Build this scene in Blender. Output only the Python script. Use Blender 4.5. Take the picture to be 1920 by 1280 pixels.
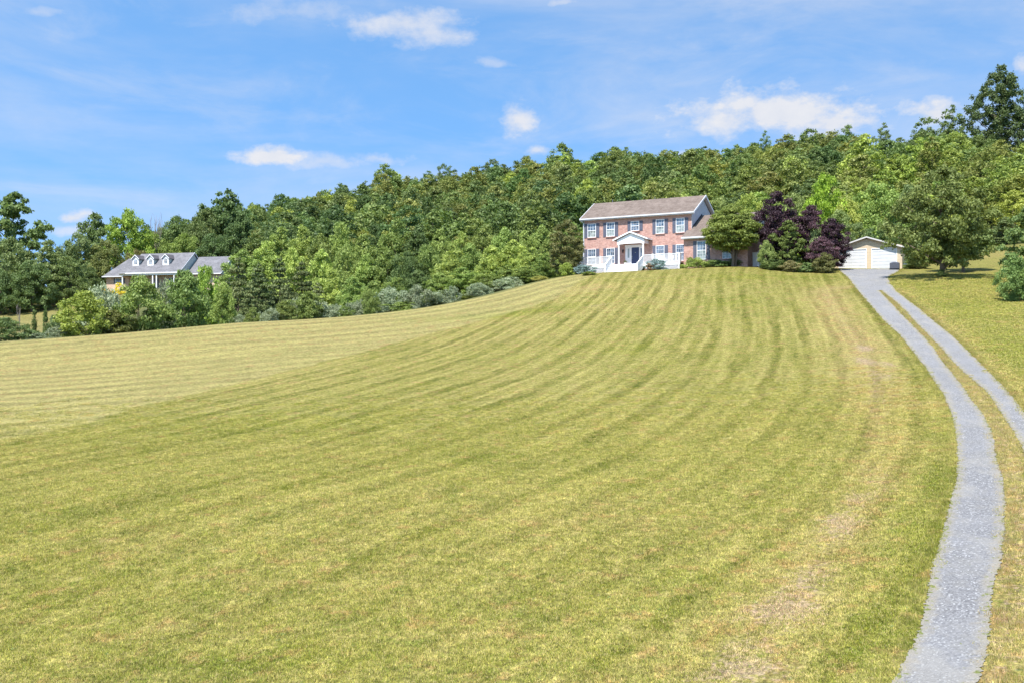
import bpy, bmesh, math, random
import numpy as np
from mathutils import Vector, Matrix
from mathutils.bvhtree import BVHTree

# ------------------------------------------------------------------ clear
for o in list(bpy.data.objects): bpy.data.objects.remove(o)
SC = bpy.context.scene
COL = SC.collection
R = math.radians

# ------------------------------------------------------------------ camera
F, CX, CY = 2000.0, 960.0, 660.0      # focal length, centre column and horizon row of the 1920 x 1280 photograph
cam = bpy.data.cameras.new('camera'); cam_o = bpy.data.objects.new('camera', cam); COL.objects.link(cam_o)
cam_o.location = (0, 0, 0); cam_o.rotation_euler = (R(90), 0, 0)
cam.sensor_width = 36.0; cam.lens = 36.0*F/1920; cam.shift_y = 20/1920.0
cam.clip_start = 0.5; cam.clip_end = 9000
SC.camera = cam_o
SC.render.resolution_x = 1024; SC.render.resolution_y = 682
SC.view_settings.view_transform = 'Standard'; SC.view_settings.look = 'None'
SC.view_settings.gamma = 1.0; SC.view_settings.use_curve_mapping = False
SC.view_settings.exposure = 0.82

# ------------------------------------------------------------------ sun and sky
SUN_AZ, SUN_EL = 204.0, 59.0          # compass from +Y (camera forward), clockwise
sd = Vector((math.sin(R(SUN_AZ))*math.cos(R(SUN_EL)), math.cos(R(SUN_AZ))*math.cos(R(SUN_EL)), math.sin(R(SUN_EL))))
sun = bpy.data.lights.new('sun', 'SUN'); sun.energy = 5.0; sun.angle = R(0.53); sun.color = (1.0, 0.955, 0.885)
sun_o = bpy.data.objects.new('sun', sun); COL.objects.link(sun_o)
sun_o.rotation_euler = sd.to_track_quat('Z', 'Y').to_euler(); sun_o.location = sd*300

world = bpy.data.worlds.new('World'); SC.world = world; world.use_nodes = True
def build_world():
    nt = world.node_tree; nt.nodes.clear(); L = nt.links
    def N(t, **k):
        n = nt.nodes.new(t)
        for a, b in k.items(): setattr(n, a, b)
        return n
    def mth(op, a, b=None, c=None, clamp=False):
        n = N('ShaderNodeMath', operation=op); n.use_clamp = clamp
        for i, v in enumerate((a, b, c)):
            if v is None: continue
            if isinstance(v, (int, float)): n.inputs[i].default_value = v
            else: L.new(v, n.inputs[i])
        return n.outputs[0]
    def mixc(f, a, b, bt='MIX'):
        n = N('ShaderNodeMix', data_type='RGBA', blend_type=bt)
        if isinstance(f, (int, float)): n.inputs[0].default_value = f
        else: L.new(f, n.inputs[0])
        for i, v in ((6, a), (7, b)):
            if isinstance(v, tuple): n.inputs[i].default_value = (*v, 1)
            else: L.new(v, n.inputs[i])
        return n.outputs[2]
    out = N('ShaderNodeOutputWorld'); bg = N('ShaderNodeBackground')
    sky = N('ShaderNodeTexSky', sky_type='NISHITA'); sky.sun_disc = False
    sky.sun_elevation = R(SUN_EL); sky.sun_rotation = R(SUN_AZ)
    sky.air_density = 1.0; sky.dust_density = 0.6; sky.ozone_density = 1.4; sky.altitude = 200
    col = mixc(1.0, sky.outputs[0], (SKY_R, SKY_G, SKY_B), 'MULTIPLY')
    tc = N('ShaderNodeTexCoord'); vec = tc.outputs['Generated']
    lift = N('ShaderNodeVectorMath', operation='ADD'); L.new(vec, lift.inputs[0]); lift.inputs[1].default_value = (0, 0, .3); L.new(lift.outputs[0], sky.inputs[0])
    # thin high cloud veil all over
    mp = N('ShaderNodeMapping'); mp.inputs['Scale'].default_value = (3.0, 3.0, 11.0); mp.inputs['Rotation'].default_value = (0.0, R(16), 0.0)
    L.new(vec, mp.inputs[0])
    nz = N('ShaderNodeTexNoise'); nz.inputs['Scale'].default_value = 1.0; nz.inputs['Detail'].default_value = 9; nz.inputs['Roughness'].default_value = 0.56
    nz.inputs['Distortion'].default_value = 0.35
    L.new(mp.outputs[0], nz.inputs['Vector'])
    veil = N('ShaderNodeMapRange', interpolation_type='SMOOTHSTEP'); L.new(nz.outputs[0], veil.inputs[0])
    veil.inputs[1].default_value = 0.36; veil.inputs[2].default_value = 0.70; veil.inputs[3].default_value = 0.04; veil.inputs[4].default_value = 0.40
    # billow noise for the small cumulus clouds
    nb = N('ShaderNodeTexNoise'); nb.inputs['Scale'].default_value = 34; nb.inputs['Detail'].default_value = 9; nb.inputs['Roughness'].default_value = 0.62
    mp2 = N('ShaderNodeMapping'); mp2.inputs['Scale'].default_value = (1, 1, 1.7); L.new(vec, mp2.inputs[0]); L.new(mp2.outputs[0], nb.inputs['Vector'])
    nw = mth('SUBTRACT', nb.outputs[0], 0.5)
    wn = N('ShaderNodeTexNoise'); wn.inputs['Scale'].default_value = 9; wn.inputs['Detail'].default_value = 6; wn.inputs['Roughness'].default_value = 0.6; L.new(vec, wn.inputs['Vector'])
    ws = N('ShaderNodeSeparateColor'); L.new(wn.outputs['Color'], ws.inputs[0])
    sep = N('ShaderNodeSeparateXYZ'); L.new(vec, sep.inputs[0])
    ax = mth('ADD', mth('DIVIDE', sep.outputs[0], sep.outputs[1]), mth('MULTIPLY', mth('SUBTRACT', ws.outputs[0], .5), .08)); az = mth('ADD', mth('DIVIDE', sep.outputs[2], sep.outputs[1]), mth('MULTIPLY', mth('SUBTRACT', ws.outputs[1], .5), .03))   # direction slopes, a little warped
    front = mth('GREATER_THAN', sep.outputs[1], 0.05)
    tot = None
    #  photo column, row, half width, half height, density, flatness of the base
    for (px, py, hw, hh, de, fl) in [(1465, 215, 215, 50, 1.35, .5), (1560, 232, 120, 44, 1.25, .5), (1370, 222, 120, 50, 1.1, .4), (745, 52, 110, 34, .95, .1), (800, 72, 80, 26, .9, .1), (505, 303, 72, 20, 1.35, .6),
                                 (625, 312, 105, 20, .72, .4), (973, 228, 32, 34, 1.1, .1), (1752, 210, 62, 30, 1.2, .3), (1012, 286, 34, 13, .95, .4),
                                 (132, 410, 42, 13, 1.15, .4), (120, 432, 60, 14, .8, .4), (545, 22, 130, 26, .5, .1), (60, 25, 60, 12, .5, .1), (1910, 120, 26, 22, 1.0, .2), (1300, 288, 60, 16, .75, .3), (730, 300, 60, 14, .7, .2), (925, 122, 46, 10, .5, .2), (1075, 2, 40, 9, .7, .2)]:
        dx = mth('DIVIDE', mth('SUBTRACT', ax, (px-CX)/F), hw/F)
        dz = mth('DIVIDE', mth('SUBTRACT', az, (CY-py)/F), hh/F)
        neg = mth('MULTIPLY', mth('MINIMUM', dz, 0.0), fl)
        dz = mth('ADD', dz, neg)
        r = mth('SQRT', mth('ADD', mth('MULTIPLY', dx, dx), mth('MULTIPLY', dz, dz)))
        v = mth('ADD', mth('SUBTRACT', 1.0, r), mth('MULTIPLY', nw, 2.6))
        m = N('ShaderNodeMapRange', interpolation_type='SMOOTHSTEP'); L.new(v, m.inputs[0])
        m.inputs[1].default_value = -0.62; m.inputs[2].default_value = 1.05; m.inputs[3].default_value = 0; m.inputs[4].default_value = de*0.86
        tot = m.outputs[0] if tot is None else mth('MAXIMUM', tot, m.outputs[0])
    tot = mth('MULTIPLY', tot, front)
    mp3 = N('ShaderNodeMapping'); mp3.inputs['Scale'].default_value = (7.0, 7.0, 22.0); mp3.inputs['Rotation'].default_value = (0.0, R(-9), 0.0); L.new(vec, mp3.inputs[0])
    n3 = N('ShaderNodeTexNoise'); n3.inputs['Scale'].default_value = 1.0; n3.inputs['Detail'].default_value = 10; n3.inputs['Roughness'].default_value = 0.62; n3.inputs['Distortion'].default_value = 0.6; L.new(mp3.outputs[0], n3.inputs['Vector'])
    v3 = N('ShaderNodeMapRange', interpolation_type='SMOOTHSTEP'); L.new(n3.outputs[0], v3.inputs[0]); v3.inputs[1].default_value = .47; v3.inputs[2].default_value = .74; v3.inputs[3].default_value = 0; v3.inputs[4].default_value = .2
    vl = mth('MINIMUM', mth('ADD', veil.outputs[0], v3.outputs[0]), .6)
    k = mth('MAXIMUM', mth('MINIMUM', tot, 0.97), vl)
    cc = mixc(mth('MULTIPLY', mth('ADD', nw, .35), 1.5, clamp=True), (CLOUD*.80, CLOUD*.85, CLOUD*.97), (CLOUD, CLOUD, CLOUD*1.03))
    col = mixc(k, col, cc)
    L.new(col, bg.inputs[0]); bg.inputs[1].default_value = 0.10; L.new(bg.outputs[0], out.inputs[0])
SKY_R, SKY_G, SKY_B = 1.06, 1.64, 1.86
CLOUD = 5.0
build_world()

# ------------------------------------------------------------------ object helpers
def link(o): COL.objects.link(o); return o
def tag(o, label=None, cat=None, group=None, kind=None):
    if label: o['label'] = label
    if cat: o['category'] = cat
    if group: o['group'] = group
    if kind: o['kind'] = kind
    return o
def empty(name, loc, rz=0.0):
    o = link(bpy.data.objects.new(name, None)); o.location = loc; o.rotation_euler = (0, 0, rz); o.empty_display_size = .3
    return o
def mesh_np(name, V, quads=None, tris=None, attrs=None):
    me = bpy.data.meshes.new(name)
    V = np.asarray(V, dtype=np.float32)
    nq = 0 if quads is None else len(quads); ntri = 0 if tris is None else len(tris)
    me.vertices.add(len(V)); me.vertices.foreach_set('co', V.ravel())
    li, st, tl, p = [], [], [], 0
    if nq: q = np.asarray(quads, dtype=np.int32); li.append(q.ravel()); st.append(np.arange(nq, dtype=np.int32)*4); tl.append(np.full(nq, 4, np.int32)); p = nq*4
    if ntri: t = np.asarray(tris, dtype=np.int32); li.append(t.ravel()); st.append(p+np.arange(ntri, dtype=np.int32)*3); tl.append(np.full(ntri, 3, np.int32))
    li = np.concatenate(li); st = np.concatenate(st); tl = np.concatenate(tl)
    me.loops.add(len(li)); me.loops.foreach_set('vertex_index', li)
    me.polygons.add(len(st)); me.polygons.foreach_set('loop_start', st)
    try: me.polygons.foreach_set('loop_total', tl)
    except Exception: pass
    me.update(calc_edges=True); me.validate()
    for k, a in (attrs or {}).items():
        at = me.attributes.new(k, 'FLOAT', 'POINT'); at.data.foreach_set('value', np.asarray(a, dtype=np.float32))
    return me
def mesh_obj(name, me, mat, parent=None, smooth=False):
    o = link(bpy.data.objects.new(name, me))
    if mat: me.materials.append(mat)
    if smooth: me.polygons.foreach_set('use_smooth', [True]*len(me.polygons))
    if parent: o.parent = parent
    return o
class MB:
    "collects boxes, prisms and tubes into one mesh"
    def __init__(s): s.bm = bmesh.new()
    def box(s, x0, x1, y0, y1, z0, z1):
        b = s.bm; v = [b.verts.new((x, y, z)) for z in (z0, z1) for y in (y0, y1) for x in (x0, x1)]
        for f in ((0, 2, 3, 1), (4, 5, 7, 6), (0, 1, 5, 4), (2, 6, 7, 3), (0, 4, 6, 2), (1, 3, 7, 5)): b.faces.new([v[i] for i in f])
        return s
    def poly(s, pts): s.bm.faces.new([s.bm.verts.new(p) for p in pts]); return s
    def prism(s, pts, d):
        "closed polygon pts (3d) extruded by vector d"
        a = [s.bm.verts.new(p) for p in pts]; d = Vector(d); b_ = [s.bm.verts.new(Vector(p)+d) for p in pts]
        s.bm.faces.new(a[::-1]); s.bm.faces.new(b_); n = len(a)
        for i in range(n): s.bm.faces.new((a[i], a[(i+1) % n], b_[(i+1) % n], b_[i]))
        return s
    def bar(s, p, q, w, h=None):
        h = h or w; p = Vector(p); q = Vector(q); d = (q-p).normalized()
        up = Vector((0, 0, 1)) if abs(d.z) < .95 else Vector((0, 1, 0)); a = d.cross(up).normalized(); c = a.cross(d).normalized()
        ps = [p+a*w/2*i+c*h/2*j for i, j in ((-1, -1), (1, -1), (1, 1), (-1, 1))]
        return s.prism(ps, q-p)
    def tube(s, pts, rad, n=8, cap=True):
        rings = []; pts = [Vector(p) for p in pts]
        for i, p in enumerate(pts):
            d = (pts[min(i+1, len(pts)-1)]-pts[max(i-1, 0)]).normalized()
            up = Vector((0, 0, 1)) if abs(d.z) < .9 else Vector((1, 0, 0)); a = d.cross(up).normalized(); c = a.cross(d)
            rings.append([s.bm.verts.new(p+(a*math.cos(t)+c*math.sin(t))*rad[i]) for t in [2*math.pi*k/n for k in range(n)]])
        for i in range(len(rings)-1):
            for k in range(n): s.bm.faces.new((rings[i][k], rings[i][(k+1) % n], rings[i+1][(k+1) % n], rings[i+1][k]))
        if cap: s.bm.faces.new(rings[0][::-1]); s.bm.faces.new(rings[-1])
        return s
    def build(s, name, mat, parent=None, bevel=0, smooth=False):
        if bevel: bmesh.ops.bevel(s.bm, geom=s.bm.edges[:], offset=bevel, segments=1, affect='EDGES')
        bmesh.ops.recalc_face_normals(s.bm, faces=s.bm.faces[:])
        me = bpy.data.meshes.new(name); s.bm.to_mesh(me); s.bm.free()
        return mesh_obj(name, me, mat, parent, smooth)

# ------------------------------------------------------------------ material helpers
class NT:
    def __init__(s, name):
        s.m = bpy.data.materials.new(name); s.m.use_nodes = True; s.nt = s.m.node_tree; s.nt.nodes.clear()
        s.out = s.N('ShaderNodeOutputMaterial')
    def N(s, t, **k):
        n = s.nt.nodes.new(t)
        for a, b in k.items(): setattr(n, a, b)
        return n
    def set(s, sock, v):
        if isinstance(v, bpy.types.NodeSocket): s.nt.links.new(v, sock)
        elif isinstance(v, (tuple, list)) and len(v) == 3 and sock.type == 'RGBA': sock.default_value = (*v, 1)
        else: sock.default_value = v
    def math(s, op, a, b=None, c=None, clamp=False):
        n = s.N('ShaderNodeMath', operation=op); n.use_clamp = clamp
        for i, v in enumerate((a, b, c)):
            if v is not None: s.set(n.inputs[i], v)
        return n.outputs[0]
    def mix(s, f, a, b, bt='MIX'):
        n = s.N('ShaderNodeMix', data_type='RGBA', blend_type=bt); n.clamp_factor = True
        s.set(n.inputs[0], f); s.set(n.inputs[6], a); s.set(n.inputs[7], b); return n.outputs[2]
    def noise(s, scale, detail=3, rough=.5, vec=None, dist=0.0, which=0):
        n = s.N('ShaderNodeTexNoise'); n.inputs['Scale'].default_value = scale; n.inputs['Detail'].default_value = detail
        n.inputs['Roughness'].default_value = rough; n.inputs['Distortion'].default_value = dist
        if vec is not None: s.set(n.inputs['Vector'], vec)
        return n.outputs[which]
    def ramp(s, v, a, b, c=0.0, d=1.0, smooth=True):
        n = s.N('ShaderNodeMapRange', interpolation_type='SMOOTHSTEP' if smooth else 'LINEAR')
        s.set(n.inputs[0], v)
        for i, x in enumerate((a, b, c, d)): n.inputs[i+1].default_value = x
        return n.outputs[0]
    def attr(s, name, typ='GEOMETRY'):
        n = s.N('ShaderNodeAttribute', attribute_name=name, attribute_type=typ); return n.outputs['Fac']
    def pos(s): return s.N('ShaderNodeNewGeometry').outputs['Position']
    def obj(s): return s.N('ShaderNodeTexCoord').outputs['Object']
    def map(s, vec, scale=(1, 1, 1), rot=(0, 0, 0), loc=(0, 0, 0)):
        n = s.N('ShaderNodeMapping'); s.set(n.inputs[0], vec); n.inputs['Scale'].default_value = scale; n.inputs['Rotation'].default_value = rot; n.inputs['Location'].default_value = loc
        return n.outputs[0]
    def bump(s, h, strength=.3, dist=.02):
        n = s.N('ShaderNodeBump'); n.inputs['Strength'].default_value = strength; n.inputs['Distance'].default_value = dist; s.set(n.inputs['Height'], h); return n.outputs[0]
    def principled(s, col, rough=.6, normal=None, spec=.3, **k):
        b = s.N('ShaderNodeBsdfPrincipled'); s.set(b.inputs['Base Color'], col); s.set(b.inputs['Roughness'], rough); b.inputs['Specular IOR Level'].default_value = spec
        if normal is not None: s.set(b.inputs['Normal'], normal)
        for a, v in k.items(): s.set(b.inputs[a], v)
        s.nt.links.new(b.outputs[0], s.out.inputs[0]); return s.m

# ------------------------------------------------------------------ terrain
def Wp(px, py, d): return ((px-CX)/F*d, d, (CY-py)/F*d)
ctrl = []
def cp(x, lst):
    for y, d in lst: ctrl.append(Wp(x, y, d))
cp(-300, [(1280, 23), (1000, 33), (830, 50), (740, 66), (690, 80), (664, 88)])
cp(0, [(1280, 22.5), (1000, 32), (830, 50), (740, 66), (690, 80), (640, 93)])
cp(300, [(1280, 22), (1000, 32), (830, 49), (740, 65), (680, 81), (618, 99)])
cp(600, [(1280, 21.5), (1000, 31.5), (830, 48.5), (740, 63), (680, 77), (630, 92), (597, 104)])
cp(960, [(1280, 21), (1000, 31), (830, 47), (740, 61), (680, 74), (620, 89), (580, 101), (545, 114)])
cp(1300, [(1280, 20), (1000, 30), (830, 45), (740, 57.5), (680, 69), (620, 81), (570, 93), (530, 104)])
cp(1600, [(1280, 19.5), (1000, 29), (830, 42), (740, 53), (680, 64), (620, 76), (570, 88), (533, 101)])
cp(1850, [(1280, 18.5), (1000, 27), (860, 36), (740, 48), (680, 59), (620, 71), (570, 83), (530, 96), (505, 108), (487, 130), (470, 155)])
cp(2250, [(1280, 18), (1000, 26), (740, 45), (620, 65), (540, 84), (480, 110), (440, 145)])
ctrl += [Wp(*a) for a in [(730, 585, 107), (440, 605, 103), (150, 630, 96), (880, 562, 111), (1000, 532, 116), (1040, 522, 118), (1080, 515, 120.5), (1136, 511, 120), (1200, 508, 119), (1290, 503, 117), (1350, 500.5, 116), (1400, 499.5, 115),
    (1440, 504, 113.5), (1500, 511, 111.5), (1560, 512, 110), (1630, 504.5, 115.5), (1575, 504.5, 116), (1690, 504.5, 115.5), (1766, 516, 99), (1803, 513, 107), (1715, 505, 113), (1895, 560, 86), (1700, 503, 122), (1580, 503, 124)]]
# house shelf and the ground behind it
ctrl += [(8, 127, 9.0), (12, 133, 9.15), (20, 121, 9.2), (26, 118, 9.3), (24, 130, 9.3), (40, 126, 9.2), (4, 128.5, 8.8), (-4, 126, 8.2), (16, 140, 9.6), (10, 160, 10.6), (36, 140, 9.6), (55, 150, 12.0)]
# behind the crest of the left field, valley and the neighbour's shelf
ctrl += [Wp(*a) for a in [(0, 662, 108), (150, 655, 112), (440, 632, 118), (730, 606, 122), (900, 584, 126), (20, 630, 140), (440, 620, 145), (720, 600, 150), (900, 575, 150), (60, 598, 172), (-150, 600, 172),
    (250, 560, 188), (400, 556, 190), (230, 542, 202), (330, 540, 200), (410, 541, 203), (300, 538, 215), (90, 566, 205), (-100, 585, 205), (120, 560, 225), (-200, 575, 240), (620, 580, 185), (800, 568, 185), (980, 560, 180)]]
# the hill under the wood
ctrl += [Wp(*a) for a in [(200, 552, 250), (100, 556, 300), (330, 520, 270), (300, 505, 340), (430, 522, 260), (430, 470, 330), (560, 500, 270), (560, 448, 345), (720, 515, 235), (720, 470, 285), (720, 405, 350),
    (900, 500, 230), (900, 450, 280), (900, 392, 345), (1055, 500, 225), (1055, 430, 285), (1055, 372, 350), (1200, 495, 215), (1200, 420, 275), (1200, 358, 345), (1400, 480, 205), (1400, 405, 265), (1400, 345, 335), (1590, 475, 190), (1590, 390, 255),
    (1590, 342, 325), (1750, 470, 175), (1750, 380, 240), (1750, 320, 310), (1900, 452, 172), (1900, 350, 235), (1900, 298, 300), (2100, 420, 175), (2150, 320, 240), (2150, 268, 300), (-200, 575, 330),
    (0, 575, 420), (400, 520, 430), (720, 440, 430), (1055, 400, 440), (1400, 380, 440), (1750, 350, 430), (2150, 300, 430), (2400, 330, 200)]]
ctrl += [(x, y, -6.7) for x in (-60, -20, 20, 60) for y in (-60, -15, 5)] + [(-60, 25, -6.3), (60, 25, -3.5), (70, 60, 3)]
C = np.array(ctrl)
class TPS:
    def __init__(s, P, z, lam=0.002):
        s.P = P/60.0; n = len(P)
        d = np.linalg.norm(s.P[:, None]-s.P[None], axis=2); K = np.where(d > 0, d*d*np.log(d+1e-12), 0)+lam*np.eye(n)
        A = np.zeros((n+3, n+3)); A[:n, :n] = K; A[:n, n] = 1; A[:n, n+1:] = s.P; A[n, :n] = 1; A[n+1:, :n] = s.P.T
        s.w = np.linalg.solve(A, np.concatenate([z, [0, 0, 0]]))
    def __call__(s, X, Y):
        Q = np.stack([np.ravel(X), np.ravel(Y)], 1)/60.0; out = np.empty(len(Q)); n = len(s.P)
        for i in range(0, len(Q), 4000):
            q = Q[i:i+4000]; d = np.linalg.norm(q[:, None]-s.P[None], axis=2); K = d*d*np.log(d+1e-12)
            out[i:i+4000] = K@s.w[:n]+s.w[n]+q@s.w[n+1:]
        return out.reshape(np.shape(X))
terr = TPS(C[:, :2], C[:, 2])
def axis(lo, hi, fine_lo, fine_hi, step, grow=1.12):
    a = list(np.arange(fine_lo, fine_hi+.01, step)); s = step; x = a[-1]
    while x < hi: s *= grow; x += s; a.append(x)
    s = step; x = a[0]; pre = []
    while x > lo: s *= grow; x -= s; pre.append(x)
    return np.array(pre[::-1]+a)
xs = axis(-1500, 1500, -62, 62, .8); ys = axis(-900, 2500, 14, 134, .8, 1.07)
GX, GY = np.meshgrid(xs, ys)
cxl = np.clip(GX, -185, 150); 
cyl = np.clip(GY, -40, 420)
cxl = np.clip(cxl, -(0.62*np.maximum(cyl, 60)+30), 0.62*np.maximum(cyl, 60)+30)
GZ = terr(cxl, cyl)
GZ = GZ + np.where(GY > 420, -(GY-420)*.03, 0)
nr, nc = GX.shape
idx = np.arange(nr*nc).reshape(nr, nc)
quads = np.stack([idx[:-1, :-1], idx[:-1, 1:], idx[1:, 1:], idx[1:, :-1]], -1).reshape(-1, 4)
TV = np.stack([GX, GY, GZ], -1).reshape(-1, 3)
BV = BVHTree.FromPolygons([Vector(v) for v in TV], [tuple(int(i) for i in q) for q in quads])
def gz(x, y):
    h = BV.ray_cast(Vector((x, y, 500)), Vector((0, 0, -1))); return h[0].z if h[0] else 0.0
def hit(px, py):
    "where the line of sight through a pixel of the photograph meets the ground"
    d = Vector(((px-CX)/F, 1, (CY-py)/F)).normalized(); h = BV.ray_cast(Vector((0, 0, 0)), d)
    return (h[0].x, h[0].y) if h[0] else None
def pline(pts):
    o = [hit(*p) for p in pts]
    return np.array([p for p in o if p is not None])

# mowing pattern: a scalar field whose contour lines are the mower's passes, fitted to passes traced on the lawn
def crop1(l): return [(900+x*.46875, 500+y*.46875) for x, y in l]
passes = {0: [(960, 30), (970, 120), (985, 220), (970, 330), (870, 450), (700, 570), (480, 680), (200, 800), (0, 860)],
 1: [(1065, 40), (1140, 150), (1150, 230), (1145, 330), (1110, 440), (1040, 540), (900, 640), (640, 780), (400, 880), (100, 1010)],
 2: [(1130, 60), (1210, 160), (1235, 270), (1240, 400), (1200, 520), (1100, 640), (900, 780), (600, 930), (200, 1090)],
 3: [(1280, 80), (1310, 200), (1360, 300), (1370, 410), (1340, 540), (1250, 680), (1100, 800), (800, 980), (400, 1180)],
 4: [(1370, 80), (1400, 200), (1450, 330), (1470, 430), (1450, 560), (1400, 680), (1290, 850), (1000, 1060), (600, 1300)],
 5: [(1430, 80), (1490, 200), (1560, 310), (1600, 440), (1590, 600), (1540, 780), (1400, 960), (1100, 1200), (700, 1480)],
 6: [(1480, 110), (1560, 220), (1640, 320), (1700, 450), (1720, 600), (1690, 800), (1600, 1000), (1400, 1220), (1000, 1560)],
 -1: [(880, 50), (860, 150), (820, 260), (720, 370), (560, 490), (350, 620), (0, 760), (-400, 880)],
 -3: [(750, 40), (690, 150), (600, 270), (450, 390), (200, 530), (0, 610), (-500, 770)],
 -5: [(590, 60), (560, 110), (380, 250), (180, 380), (0, 450), (-500, 600), (-1200, 760)],
 -7: [(480, 90), (330, 180), (150, 300), (0, 380), (-500, 500), (-1200, 680), (-1900, 800)]}
ph_p, ph_v = [], []
for k, l in passes.items():
    for p in crop1(l):
        h = hit(*p)
        if h: ph_p.append(h); ph_v.append(k)
phi = TPS(np.array(ph_p), np.array(ph_v, float), lam=.08)
seam_l = pline([(-300, 905), (0, 827), (141, 799), (262, 762), (422, 724), (539, 696), (703, 654), (800, 628), (900, 602), (1000, 574), (1050, 556), (1085, 530), (1110, 517)])
edge_l = pline([(-300, 668), (0, 645), (150, 633), (440, 608), (730, 588), (880, 565), (1000, 535), (1080, 517)])
def sdist(P, line, closed=False):
    "distance to a polyline, positive on its left side (beyond it, as seen from the camera)"
    best = np.full(len(P), 1e9); sg = np.ones(len(P))
    for a, b in zip(line[:-1], line[1:]):
        d = b-a; t = np.clip(((P-a)@d)/(d@d), 0, 1); q = P-(a+t[:, None]*d); r = np.hypot(q[:, 0], q[:, 1])
        cr = d[0]*(P[:, 1]-a[1])-d[1]*(P[:, 0]-a[0]); m = r < best-1e-9
        best[m] = r[m]; sg[m] = np.sign(cr[m])
    return best*sg

# driveway edges (photo pixels), from the garage down to the bottom of the picture
LE = [(1609, 545), (1624, 563), (1655, 598.7), (1687.6, 628.4), (1714, 661), (1735, 687.7), (1755.8, 720), (1773.6, 747), (1784, 776.7), (1791.5, 806.4), (1794.4, 836), (1796, 860), (1793, 902.7), (1783, 935.5),
      (1773, 978), (1760, 1024), (1747, 1070), (1737, 1116), (1730.7, 1155), (1722, 1190), (1704, 1225), (1686, 1260), (1671, 1280), (1640, 1330), (1590, 1400), (1480, 1520)]
LR = [(1648, 545), (1668, 566), (1684.6, 584), (1708, 607.6), (1729, 628), (1750, 652), (1767.7, 679), (1785.5, 699.6), (1806, 726), (1821, 750), (1842, 774), (1857, 803), (1864, 830), (1868.6, 860), (1880, 899), (1885, 942),
      (1883, 991), (1878, 1044), (1870, 1075), (1860, 1109), (1857, 1155), (1852, 1221), (1842, 1255), (1834, 1280), (1815, 1330), (1780, 1400), (1700, 1520)]
RL = [(1652, 545), (1678.7, 565), (1699.5, 585), (1717, 604.6), (1738, 625.4), (1762, 649), (1782.5, 673), (1803, 693.6), (1827, 714.4), (1848, 732), (1865.6, 756), (1883.4, 782.7), (1901, 809), (1916, 836), (1925, 860), (1943, 905),
      (1953, 950), (1958, 1010), (1954, 1080), (1945, 1150), (1935, 1220), (1920, 1300), (1895, 1380), (1850, 1520)]
RR = [(1678.7, 545), (1702, 563), (1726, 581), (1753, 604.6), (1779.6, 625), (1806, 649), (1833, 676), (1856.7, 699.6), (1877.5, 720), (1898, 744), (1920, 771), (1948, 805), (1972, 840), (1992, 880), (2008, 940), (2016, 1000),
      (2012, 1080), (2000, 1160), (1990, 1240), (1975, 1310), (1955, 1390), (1915, 1520)]
PL = [(1572, 504.8), (1578, 511), (1588, 519), (1598, 531), (1609, 545)]
PR = [(1688, 505), (1682, 511), (1664, 520), (1668, 531), (1678.7, 545)]
wLE, wLR, wRL, wRR, wPL, wPR = [pline(l) for l in (LE, LR, RL, RR, PL, PR)]

P2 = TV[:, :2]
near = (np.abs(P2[:, 0]) < 75) & (P2[:, 1] > -5) & (P2[:, 1] < 175)
a_phi = np.zeros(len(P2)); a_phi[near] = phi(P2[near, 0], P2[near, 1])
sdS = sdist(P2, seam_l); sdE = sdist(P2, edge_l); sdD = sdist(P2, wLE)
a_seam = np.clip(sdS, -30, 30)
a_far = np.clip(sdE, -60, 60)
# region weights
wood = np.zeros(len(P2))
def smooth(a, b, x): t = np.clip((x-a)/(b-a), 0, 1); return t*t*(3-2*t)
X_, Y_ = P2[:, 0], P2[:, 1]
meadow = smooth(0.5, 2.0, -sdD*0+sdist(P2, wRR))*0
rr = sdist(P2, np.vstack([wPR, wRR]))      # line runs towards the camera: its left side is the right meadow
meadow = smooth(-.3, .8, rr)*(Y_ > 5)
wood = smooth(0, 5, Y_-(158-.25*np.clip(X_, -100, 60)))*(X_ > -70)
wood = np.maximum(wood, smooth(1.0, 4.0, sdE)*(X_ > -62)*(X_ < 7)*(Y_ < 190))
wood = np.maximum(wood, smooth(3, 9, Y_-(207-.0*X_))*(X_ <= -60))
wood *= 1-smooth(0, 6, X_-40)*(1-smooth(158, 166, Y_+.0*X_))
BLOBS = {}
BLOBS['dry'] = [(1740, 760, 1.6, 1.2, 1.0), (1700, 730, 1.6, 1.2, .4), (1105, 541, 2.4, 2.0, .9), (1560, 1010, .8, 3.0, .5, -.5), (1660, 900, .7, 3, .6, -.3), (1420, 1150, 1.2, 1.6, .5, -.7), (1690, 830, .8, 2.5, .5), (1640, 640, 1.0, 5, .5, .3), (250, 1020, 1.8, 1.0, .4), (400, 620, 26, 10, .35),
          (1120, 576, 5, 1.5, .35), (100, 700, 12, 8, .3), (300, 1180, 1.5, .7, .3), (1100, 960, 2.2, 2.2, .35), (900, 1180, 1.4, .8, .3), (1250, 1230, 1.2, .6, .3), (1850, 480, 12, 10, .5), (1620, 560, 1.5, 4, .3)]
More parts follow.
